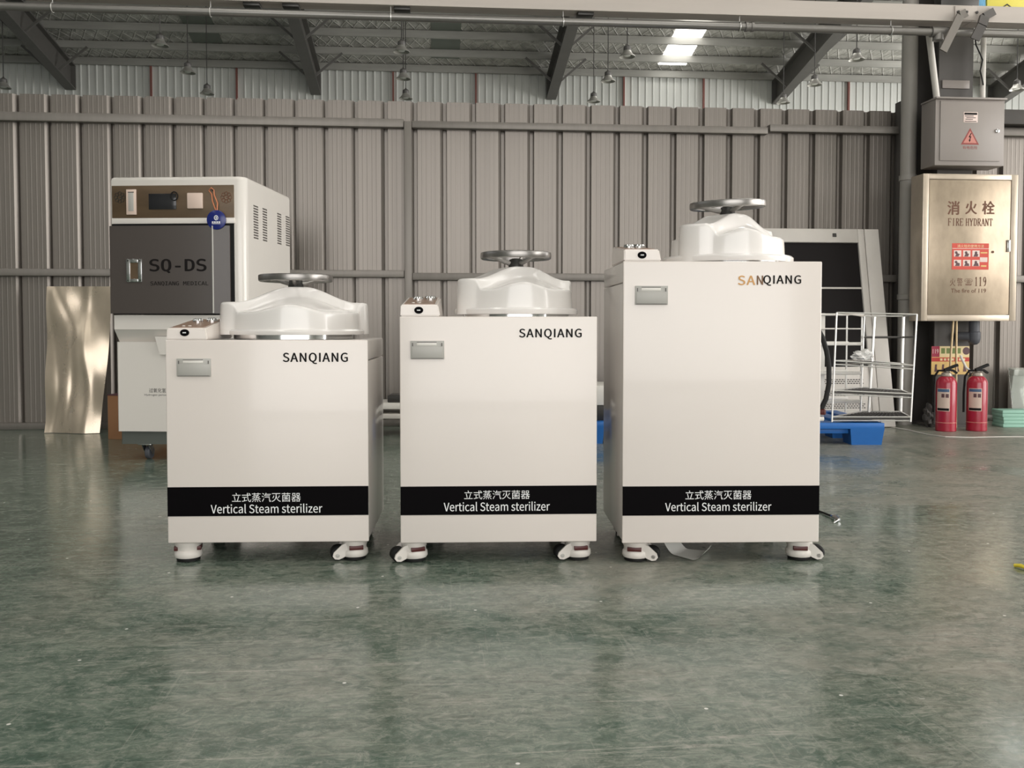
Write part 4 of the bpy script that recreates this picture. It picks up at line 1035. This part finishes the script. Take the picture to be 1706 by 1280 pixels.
# louvre slots on the right side
def side_pt(u, v):
    c, s = math.cos(AS), math.sin(AS); d = ray(u, v)      # plane x_local = xr
    t = (xr + c * px_ + s * py_) / (c * d.x + s * d.y)
    x, y = d.x * t - px_, d.y * t - py_
    return -s * x + c * y, HC + d.z * t
for grp in (((426, 344, 397), (441, 349, 401)), ((465, 357, 406), (479, 362, 409))):
    for u, va, vb in grp:
        mb = MB()
        y0, za = side_pt(u, va); _, zb2 = side_pt(u + 1, vb)
        for k in range(13):
            zz = za + (zb2 - za) * k / 12; mb.box(xr - 0.002, xr + 0.0012, y0 - 0.036, y0 + 0.036, zz - 0.0035, zz + 0.0035)
        mb.build('vent_slots', M['printerdark'], sq, smooth=0)
def swivel_caster(parent, x, y, ztop, r=0.035):
    c = MB().box(x - 0.035, x + 0.035, y - 0.03, y + 0.03, ztop - 0.006, ztop, 0.001)
    for s in (-1, 1): c.prism([(y - 0.022, ztop - 0.005), (y + 0.022, ztop - 0.005), (y + 0.042, r + 0.008), (y + 0.042, r - 0.010), (y + 0.022, r - 0.010)], x + s * 0.018 - 0.0015, x + s * 0.018 + 0.0015, 'x')
    o = c.build('caster', M['chrome'], parent)
    MB().lathe([(0.012, -0.013), (r - 0.003, -0.013), (r, -0.009), (r, 0.009), (r - 0.003, 0.013), (0.012, 0.013)], 24, c=(x, y + 0.03, r), mtx=Matrix.Rotation(R(90), 3, 'Y')).build('caster_wheel', M['elbow'], o)
xk = ls(245, 755, 0.08)[0]
for x in (xk, xr - 0.12):
    for y in (0.08, Ds - 0.12): swivel_caster(sq, x, y, z_b0)
# blue tag
tx, tz = ls(359, 366, -.04)
tg = empty('hanging_tag', (0, 0, 0)); c, s = math.cos(AS), math.sin(AS)
def sqw(x, y, z): return Vector((px_ + c * x - s * y, py_ + s * x + c * y, z))
tg.location = sqw(tx, -0.028, tz); tg.rotation_euler = (0, 0, AS); tag(tg, 'round blue tag on a copper-coloured cord hanging from the bronze control strip', 'tag')
MB().lathe([(0.046, -0.0035), (0.049, -0.002), (0.049, 0.002), (0.046, 0.0035)], 36, mtx=Matrix.Rotation(R(90), 3, 'X')).build('disc', M['blue'], tg)
mb = MB(); mb.tube([(0.009 * math.cos(q), -0.0040, 0.010 + 0.011 * math.sin(q)) for q in [2 * PI * k / 16 for k in range(16)]], 0.0022, 5, closed=True); mb.box(-0.002, 0.003, -0.0045, -0.0036, 0.004, 0.016); mb.build('emblem', M['whiteink'], tg)
mb = MB()
for k in range(4): mb.box(-0.022 + k * 0.0115, -0.0135 + k * 0.0115, -0.0042, -0.0036, -0.016, -0.008)
mb.box(-0.022, 0.022, -0.0042, -0.0036, -0.021, -0.0185); mb.build('small_print', M['whiteink'], tg, smooth=0)
hx, hz = ls(354, 316, -.01); hx -= tx; hz -= tz
mb = MB(); mb.tube([(-0.003, 0.004, 0.045), (hx * .6 - 0.008, 0.010, hz * .62), (hx - 0.004, 0.016, hz * .85), (hx - 0.018, 0.018, hz * .97), (hx - 0.006, 0.016, hz * 1.06), (hx + 0.008, 0.016, hz * .98), (hx + 0.010, 0.014, hz * .82), (0.004, 0.008, hz * .55), (0.003, 0.002, 0.045)], 0.0032, 7); mb.build('cord', M['copper'], tg)
MB().cyl((hx, 0.012, hz * 0.98), (hx, 0.0235, hz * 0.98), 0.004, 8).build('hook', M['darkmetal'], tg)

# ------------------------------------------------------------------ the three vertical steam sterilizers
def lid_mesh(Rf, hf, Rd, wall, shoulder, dome, phi, capw, reach):
    """flange ring + dome: star-shaped plan (disc joined with a bar), top given by a height function, base at z = 0"""
    cp, sp = math.cos(phi), math.sin(phi)
    Lb = reach - capw
    def cap_r(th):                                   # radius of the bar's rounded outline in direction th
        lo, hi = 0.0, Rf * 1.3
        for _ in range(24):
            m = (lo + hi) / 2; x, y = m * math.cos(th), m * math.sin(th)
            s_, t_ = x * cp + y * sp, -x * sp + y * cp
            d = math.hypot(max(abs(s_) - Lb, 0), t_) - capw
            if d < 0: lo = m
            else: hi = m
        return lo
    def H(x, y):
        s_, t_ = x * cp + y * sp, -x * sp + y * cp
        a = abs(s_) / reach
        bump = 1 - smoothstep(0.10, 0.80, a)
        hb = shoulder + (dome - shoulder) * bump
        r = math.hypot(x, y) / Rd
        hd = wall + (dome - 0.02 - wall) * (1 - smoothstep(0.10, 1.0, r)) ** 1.1 + 0.022 * (1 - smoothstep(0.0, 0.55, abs(x / Rd - 0.08))) * smoothstep(0.5, 1.0, r)
        e = abs(t_) / capw
        k = 1 - smoothstep(0.70, 1.15, e)
        return hd + max(0.0, hb - hd) * k
    nth, nr, fil = 180, 32, 0.010
    mb = MB(); vs = []; fs = []
    rows = nr + 6 + 5
    for k in range(nth):
        th = 2 * PI * k / nth
        rd = Rd
        ro = smax(rd, cap_r(th), 0.006)
        ct, st_ = math.cos(th), math.sin(th)
        for j in range(1, nr + 1):
            r = (ro - fil) * j / nr; vs.append((r * ct, r * st_, H(r * ct, r * st_)))
        he = H((ro - fil) * ct, (ro - fil) * st_)
        for j in range(1, 6):
            a = PI / 2 * j / 5; vs.append(((ro - fil + fil * math.sin(a)) * ct, (ro - fil + fil * math.sin(a)) * st_, he - fil + fil * math.cos(a)))
        for j in range(1, 6):
            q = j / 5; r = ro + 0.004 * q; vs.append((r * ct, r * st_, (he - fil) * (1 - q)))
    nrow = nr + 5 + 5
    for k in range(nth):
        k2 = (k + 1) % nth
        for j in range(nrow - 1): fs.append((k * nrow + j, k2 * nrow + j, k2 * nrow + j + 1, k * nrow + j + 1))
    ci = len(vs); vs.append((0, 0, H(0, 0)))
    for k in range(nth): fs.append((ci, k * nrow, ((k + 1) % nth) * nrow))
    mb.add(vs, fs)
    if hf > 0:
        mb.lathe([(Rd * 0.9, 0.0), (Rf - 0.002, 0.0), (Rf, 0.003), (Rf, hf - 0.005), (Rf - 0.005, hf), (Rd * 0.9, hf + 0.002)], 96, cap=False)
    return mb

def leveling_caster(parent, x, y, ztop, rot):
    T = Matrix.Translation((x, y, 0)) @ Matrix.Rotation(rot, 4, 'Z') @ Matrix.Diagonal((1.1, 1.1, 1.0, 1.0))
    k = ztop / 0.07
    mb = MB()
    mb.lathe([(0.0, 0.070 * k), (0.022, 0.070 * k), (0.022, 0.066 * k), (0.031, 0.066 * k), (0.0345, 0.062 * k), (0.0345, 0.050 * k), (0.0325, 0.046 * k), (0.0325, 0.036 * k), (0.036, 0.031 * k), (0.037, 0.018 * k), (0.034, 0.012 * k), (0.0, 0.012 * k)], 32, cap=False)
    for s in (-1, 1):
        mb.prism([(-0.012, 0.062 * k), (-0.036, 0.052 * k), (-0.058, 0.028 * k), (-0.061, 0.016 * k), (-0.055, 0.007 * k), (-0.044, 0.005 * k), (-0.030, 0.012 * k), (-0.012, 0.030 * k)], s * 0.0215 - 0.003, s * 0.0215 + 0.003, 'y')
    o = mb.build('leveling_caster', M['casterwhite'], parent); o.matrix_local = T
    MB().box(-0.017, 0.021, -0.0352, 0.0352, 0.0355 * k, 0.0485 * k, 0.001).build('adjuster_dial', M['red'], o)
    MB().lathe([(0.026, 0.0), (0.031, 0.002), (0.031, 0.010 * k), (0.026, 0.012 * k)], 24).build('foot_pad', M['rubber'], o)
    rw = 0.0215
    MB().lathe([(0.008, -0.015), (rw - 0.004, -0.015), (rw, -0.011), (rw, 0.011), (rw - 0.004, 0.015), (0.008, 0.015)], 24, c=(-0.045, 0, rw + 0.001), mtx=Matrix.Rotation(R(90), 3, 'X')).build('caster_wheel', M['rubber'], o)
    MB().lathe([(0.006, 0), (0.006, 0.049), (0.003, 0.050)], 10, c=(-0.048, 0.0245, rw - 0.005), mtx=Matrix.Rotation(R(90), 3, 'X')).build('axle', M['printer'], o)
    return o

FY = 2.70
def sterilizer(label, ang, u0, u1, uc, vtop, vbot, v_band, lid, wheel, uv, cas):
    px, py = at(uc, 700, FY).x, FY
    t = empty('steam_sterilizer', (px, py, 0), ang); tag(t, label, 'sterilizer', 'row of vertical steam sterilizers')
    L = lambda u, v, off=0.0: on_plane(u, v, px, py, ang, off)
    vm = (vtop + vbot) / 2
    x0, x1 = L(u0, vm)[0], L(u1, vm)[0]; zt = L(uc, vtop)[1]; zb = L(uc, vbot)[1]
    D = 0.45; seam = zt - 0.062
    MB().box(x0 + 0.001, x1 - 0.001, 0.014, D, zb + 0.004, seam - 0.0012, 0.004).build('body', M['gloss'], t)
    MB().box(x0 + 0.001, x1 - 0.001, 0.014, D - 0.003, seam + 0.0012, zt - 0.001, 0.004).build('top_cover', M['gloss'], t)
    MB().box(x0 + 0.02, x1 - 0.02, 0.03, D - 0.02, seam - 0.01, seam + 0.01).build('seam_liner', M['rubber'], t, smooth=0)
    fp = MB().box(x0, x1, 0.0, 0.0135, zb, zt, 0.003, 3).build('front_panel', M['white'], t)
    # black band and its lettering
    za, zb_2 = L(uc, v_band[0])[1], L(uc, v_band[1])[1]
    bd = MB().box(x0 + 0.0005, x1 - 0.0005, -0.0012, 0.0008, zb_2, za).build('label_band', M['black'], t, smooth=0)
    P = F / FY
    def tx(s, a, b, c, d, m, parent, off=-0.0018, bold=0.0, name='lettering', space=1.0, fnt=None):
        x, z = L((a + b) / 2, (c + d) / 2); return text(s, m, parent, x, z, (b - a) / P, (d - c) / P, off, bold=bold, name=name, space=space, fnt=fnt)
    tx('立式蒸汽灭菌器', *uv['cn'], M['whiteink'], bd, bold=0.0, fnt=GROTESK)
    tx('Vertical Steam sterilizer', *uv['en'], M['whiteink'], bd, bold=0.008, fnt=GROTESK)
    for s, box, m in uv['brand']: tx(s, *box, m, fp, off=-0.0008, bold=0.024, name='brand_lettering', space=1.05, fnt=GROTESK)
    # printer
    a, b, c, d = uv['printer']; xa, zA = L(a, c); xb, zB = L(b, d)
    pr = MB().box(xa, xb, -0.006, 0.002, zB, zA, 0.0003).build('printer', M['printer'], t)
    w_ = xb - xa; h_ = zA - zB
    MB().box(xa + w_ * .04, xb - w_ * .04, -0.0075, -0.0055, zB + h_ * .05, zA - h_ * .32, 0.001).build('printer_door', M['printer'], pr)
    MB().box(xa + w_ * .19, xb - w_ * .22, -0.0068, -0.0055, zA - h_ * .26, zA - h_ * .10, 0.0005).build('paper_slot', M['whitebar'], pr)
    mb = MB(); mb.box(xa + w_ * .19, xb - w_ * .22, -0.0070, -0.0060, zA - h_ * .10, zA - h_ * .06)
    mb.box(xa + w_ * .03, xb - w_ * .03, -0.0066, -0.0058, zB + h_ * .005, zB + h_ * .03); mb.box(xa + w_ * .05, xa + w_ * .08, -0.0074, -0.006, zA - h_ * .3, zA - h_ * .12); mb.box(xb - w_ * .08, xb - w_ * .05, -0.0074, -0.006, zA - h_ * .3, zA - h_ * .12)
    mb.build('printer_seams', M['printerdark'], pr, smooth=0)
    MB().lathe([(0.0003, 0), (0.0003, 0.001)], 8, c=(xb - w_ * .14, -0.0075, zB + h_ * .16), mtx=Matrix.Rotation(R(90), 3, 'X')).build('status_led', M['ink'], pr)
    # control console on the left of the top
    cw = uv['console']; yb_ = 0.275; hf_, hb_ = 0.034, 0.062
    c0, c1 = x0 + 0.002, x0 + cw
    mb = MB(); zt2 = zt + 0.0005
    vs = [(c0, 0.002, zt2), (c1, 0.002, zt2), (c1, yb_, zt2), (c0, yb_, zt2), (c0 + .001, 0.006, zt2 + hf_), (c1 - .006, 0.006, zt2 + hf_), (c1 - .008, yb_ - 0.01, zt2 + hb_), (c0 + .002, yb_ - 0.01, zt2 + hb_)]
    bmh = bmesh.new(); bv = [bmh.verts.new(p) for p in vs]
    for f in ((3, 2, 1, 0), (4, 5, 6, 7), (0, 1, 5, 4), (1, 2, 6, 5), (2, 3, 7, 6), (3, 0, 4, 7)): bmh.faces.new([bv[k] for k in f])
    bmesh.ops.bevel(bmh, geom=bmh.edges[:], offset=0.003, segments=2, affect='EDGES')
    cn = mb.bm(bmh).build('control_console', M['white'], t)
    sl = (hb_ - hf_) / (yb_ - 0.016)
    def top(y): return zt2 + hf_ + sl * (y - 0.006)
    ov = [(c0 + .010, 0.022), (c1 - .016, 0.022), (c1 - .018, yb_ - 0.025), (c0 + .010, yb_ - 0.025)]
    MB().add([(a, b, top(b) + 0.0012) for a, b in ov] + [(a, b, top(b) - 0.002) for a, b in ov], [(0, 1, 2, 3), (7, 6, 5, 4), (0, 4, 5, 1), (1, 5, 6, 2), (2, 6, 7, 3), (3, 7, 4, 0)]).build('overlay_panel', M['overlay'], cn, smooth=0)
    for kx, ky, r_ in ((0.36, 0.17, 0.016), (0.68, 0.19, 0.018)):
        x = c0 + (c1 - c0) * kx
        kb = MB().lathe([(r_, 0), (r_, 0.006), (r_ - 0.003, 0.010), (r_ - 0.008, 0.010), (r_ - 0.010, 0.004), (0.0, 0.004)], 24, c=(x, ky, top(ky) + 0.0008), mtx=Matrix.Rotation(math.atan(sl), 3, 'X'), cap=False); kb.build('knob', M['chrome'], cn)
    for kx in (0.30, 0.45):
        x = c0 + (c1 - c0) * kx; MB().lathe([(0.005, 0), (0.005, 0.002), (0.0, 0.0003)], 12, c=(x, 0.05, top(0.05) + 0.0012)).build('push_button', M['whitebar'], cn)
    sxx, szz = L(uv['switch'][0], uv['switch'][1])
    sc = Matrix.Rotation(R(90), 3, 'X')
    sw_ = MB().lathe([(0.0125, 0.0), (0.0125, 0.003), (0.0105, 0.0045), (0.0, 0.0045)], 24, mtx=Matrix(((1.05, 0, 0), (0, 1, 0), (0, 0, 0.82))) @ sc, c=(sxx, 0.0045, szz), cap=False).build('rocker_switch', M['black'], cn)
    MB().box(sxx - 0.005, sxx + 0.005, -0.0010, 0.0002, szz - 0.0016, szz + 0.0016, 0.0005).build('switch_mark', M['whiteink'], sw_)
    # lid, steel ring, handwheel
    lx, ly, Rf, hf2, Rd, wall, shoulder, dome, phi, capw, zbase, reach = lid
    ly2 = ly; zb3 = zt + zbase
    MB().lathe([(Rd * 0.90, 0.0005), (Rd * 0.955, 0.0005), (Rd * 0.955, zbase - 0.0005), (Rd * 0.90, zbase - 0.0005)], 64, c=(lx, ly2, zt)).build('lid_ring', M['chrome'], t)
    ld = lid_mesh(Rf, hf2, Rd, wall, shoulder, dome, phi, capw, reach).build('lid_cover', M['lidwhite'], t, smooth=40); ld.location = (lx, ly2, zb3)
    Rw, zw, tilt, wrot = wheel
    hubz = zb3 + dome; zr_ = zb3 + zw
    hwh = MB(); prof = [(-0.011, -0.008), (-0.006, -0.011), (0.004, -0.0115), (0.0075, -0.009), (0.0085, -0.004), (0.0085, 0.005), (0.0075, 0.009), (0.004, 0.0105), (-0.006, 0.010), (-0.011, 0.007)]
    vs = []; fs = []; n, m_ = 72, len(prof)
    for k in range(n):
        a = 2 * PI * k / n
        for pr_, pz in prof: r = Rw - 0.0085 + pr_; vs.append((r * math.cos(a), r * math.sin(a), pz))
    for k in range(n):
        for j in range(m_): fs.append((k * m_ + j, ((k + 1) % n) * m_ + j, ((k + 1) % n) * m_ + (j + 1) % m_, k * m_ + (j + 1) % m_))
    hw2 = hwh.add(vs, fs).build('handwheel', M['wheelmetal'], t); hw2.location = (lx, ly2, zr_); hw2.rotation_euler = (0, tilt, wrot)
    dz = hubz - zr_
    for k in range(3):
        a = 2 * PI * k / 3; pts = []; rs = []
        for j in range(9):
            q = j / 8; r = 0.014 + (Rw - 0.024) * q
            pts.append((r * math.cos(a), r * math.sin(a), (dz + 0.012) * (1 - smoothstep(0.0, 0.95, q)))); rs.append(0.0085 - 0.002 * math.sin(PI * q))
        MB().tube(pts, rs, 10).build('spoke', M['wheelmetal'], hw2)
    MB().lathe([(0.024, dz - 0.004), (0.024, dz + 0.006), (0.021, dz + 0.014), (0.021, dz + 0.024), (0.012, dz + 0.028), (0.0, dz + 0.029)], 24, cap=False).build('hub', M['darkmetal'], hw2)
    # casters
    for (cu, rot), yy in zip(cas, (0.052, 0.052)):
        x = L(cu, vbot + 16, yy)[0]; leveling_caster(t, x, yy, zb + 0.003, rot)
    for x, rot in ((x0 + 0.07, R(80)), (x1 - 0.07, R(110))): leveling_caster(t, x, D - 0.06, zb + 0.003, rot)
    return t, x0, x1, zt, D, L

A1 = R(2.2)
t1, *_ = sterilizer('shortest white steam sterilizer, leftmost of the three, with the widest lid', A1, 277.5, 613.5, 445, 566.5, 904, (811, 859.5),
    (0.043, 0.228, 0.214, 0.016, 0.200, 0.070, 0.101, 0.149, R(19), 0.060, 0.014, 0.230), (0.1155, 0.178, 0.0, R(35)),
    dict(cn=(387, 501, 821, 836.5), en=(352, 537, 839.5, 855), brand=[('SANQIANG', (472, 579, 588, 606.5), M['ink'])], printer=(295, 352, 597.5, 627), console=0.122, switch=(307, 554.5)),
    [(314, R(-80)), (591, R(12))])
t2, *_ = sterilizer('middle-height white steam sterilizer, standing between the short and the tall one', A1, 666.5, 994.5, 830, 527.5, 904, (810, 857.5),
    (0.062, 0.228, 0.196, 0.019, 0.176, 0.076, 0.110, 0.150, R(27), 0.060, 0.008, 0.199), (0.1125, 0.186, 0.0, R(75)),
    dict(cn=(773, 883, 817, 832), en=(739, 916.5, 836, 851.5), brand=[('SANQIANG', (865, 969, 548, 565.5), M['ink'])], printer=(684, 740, 568, 598), console=0.118, switch=(697.5, 517)),
    [(690, R(20)), (962, R(8))])
t3, x03, x13, zt3, D3, L3 = sterilizer('tallest white steam sterilizer, rightmost of the three', R(1.6), 1037.5, 1367, 1202, 435.5, 904.5, (810, 858.5),
    (0.072, 0.228, 0.203, 0.020, 0.174, 0.077, 0.114, 0.156, R(40), 0.066, 0.006, 0.201), (0.1185, 0.187, R(-3.2), R(50)),
    dict(cn=(1141, 1252.5, 817, 832.5), en=(1107, 1286, 836.5, 851.5),
         brand=[('SA', (1229.5, 1258, 459.5, 475), M['orangeglare']), ('N', (1261, 1271, 459.5, 474.5), M['brownglare']), ('QIANG', (1271.5, 1334.5, 459, 476), M['ink'])],  # first letters carry a reflection as painted colour
         printer=(1058, 1112, 476.5, 507.5), console=0.112, switch=(1070, 425)),
    [(1059, R(168)), (1331, R(172))])
# black hose and red valve at the back of the tall one
yh = D3 - 0.03
pts = [L3(u, v, yh) for u, v in ((1362, 545), (1370, 562), (1377, 585), (1381, 612), (1381, 640), (1376, 665), (1368, 682), (1360, 690))]
MB().tube([(x13 - 0.02, yh, pts[0][1] + 0.03)] + [(a, yh, b) for a, b in pts] + [(x13 - 0.02, yh, pts[-1][1] - 0.012)], 0.0085, 10).build('hose', M['rubber'], t3)
a, b = L3(1369, 691, yh); vl = MB().lathe([(0.012, 0), (0.014, 0.004), (0.014, 0.016), (0.008, 0.02)], 12, c=(a, yh, b)).build('valve_knob', M['red'], t3)
MB().cyl((x13 - 0.02, yh, b - 0.014), (a + 0.006, yh, b - 0.014), 0.008, 10).build('drain_spout', M['whitebar'], t3)

# ------------------------------------------------------------------ small things on the floor
p = on_floor(1365, 852, 0.004); q = on_floor(1385, 860, 0.006); e_ = on_floor(1398, 866, 0.008)
cb = empty('power_cable', (p.x, p.y, 0)); tag(cb, 'thin dark cable with a silver end on the floor right of the tall sterilizer', 'cable')
O = Vector((p.x, p.y, 0))
MB().tube([p - O + Vector((-0.15, 0.06, 0)), p - O, q - O], 0.004, 8).build('cord', M['rubber'], cb)
MB().tube([q - O, (q + e_) / 2 - O + Vector((0, 0, .004)), e_ - O], [0.005, 0.009, 0.006], 8).build('silver_end', M['chrome'], cb)
mb = MB(); mb.tube([e_ - O, e_ - O + Vector((-0.03, -0.03, -0.005))], 0.002, 6); mb.tube([(q + e_) / 2 - O, (q + e_) / 2 - O + Vector((-0.02, -0.05, -0.004))], 0.002, 6); mb.build('bare_wire', M['wire'], cb)
# pale cord on the floor, dark crumpled bag beside the column
pts = [on_floor(u, v, 0.004) for u, v in ((1486, 712), (1515, 717), (1545, 724), (1575, 728), (1620, 729), (1665, 728), (1716, 728))]
O = Vector((pts[0].x, pts[0].y, 0))
o = MB().tube([q_ - O for q_ in pts], 0.0035, 6).build('floor_cord', M['conduit']); o.location = O; tag(o, 'thin pale cord lying on the floor in front of the two fire extinguishers', 'cord')
sp_ = on_floor(1546, 712)
bmh = bmesh.new(); bmesh.ops.create_icosphere(bmh, subdivisions=3, radius=1.0)
for v in bmh.verts:
    n = v.co.normalized(); k = 1 + 0.2 * math.sin(9 * n.z + 4 * n.x) + random.uniform(-.12, .12)
    v.co = Vector((n.x * 0.035 * k, n.y * 0.035 * k, max(0.0, 0.075 + n.z * 0.082 * k)))
o = MB().bm(bmh).build('dark_bag', M['darkgrey'], smooth=0); o.location = (sp_.x, sp_.y, 0.0); tag(o, 'small dark crumpled bag on the floor at the left foot of the column', 'bag')
# curled paper
a, b, c_, d_ = on_floor(1106, 921), on_floor(1163, 937), on_floor(1186, 921), on_floor(1130, 914)
vs = []; fs = []; n = 14; m_ = 8
for i in range(n + 1):
    s = i / n
    for j in range(m_ + 1):
        t = j / m_; f = a.lerp(b, s); g = d_.lerp(c_, s); p = f.lerp(g, t)
        z = 0.002 + 0.030 * max(0, (0.28 - s) / 0.28) ** 1.6 + 0.022 * max(0, (s - 0.86) / 0.14) ** 1.5 * (0.4 + 0.6 * t) + 0.02 * max(0, t - 0.7) * max(0, s - .5)
        vs.append((p.x, p.y, z))
for i in range(n):
    for j in range(m_): q = i * (m_ + 1) + j; fs.append((q, q + 1, q + m_ + 2, q + m_ + 1))
nv = len(vs); vs += [(x, y, z + 0.0003) for x, y, z in vs]; fs += [tuple(k + nv for k in f) for f in fs]
o = MB().add(vs, fs).build('paper_sheet', M['paper'], smooth=60); tag(o, 'small curled white paper sheet on the floor under the tall sterilizer', 'paper')
a, b = on_floor(1690, 945), on_floor(1716, 952)
O = Vector((a.x, a.y, 0))
o = MB().tube([a - O + Vector((0, 0, .005)), (a + b) / 2 - O + Vector((0, 0.006, .008)), b - O + Vector((0, 0, .005))], [0.005, 0.006, 0.005], 8).build('plastic_strap', M['yellow']); o.location = O; tag(o, 'short yellow plastic strap on the floor at the right picture edge', 'strap')
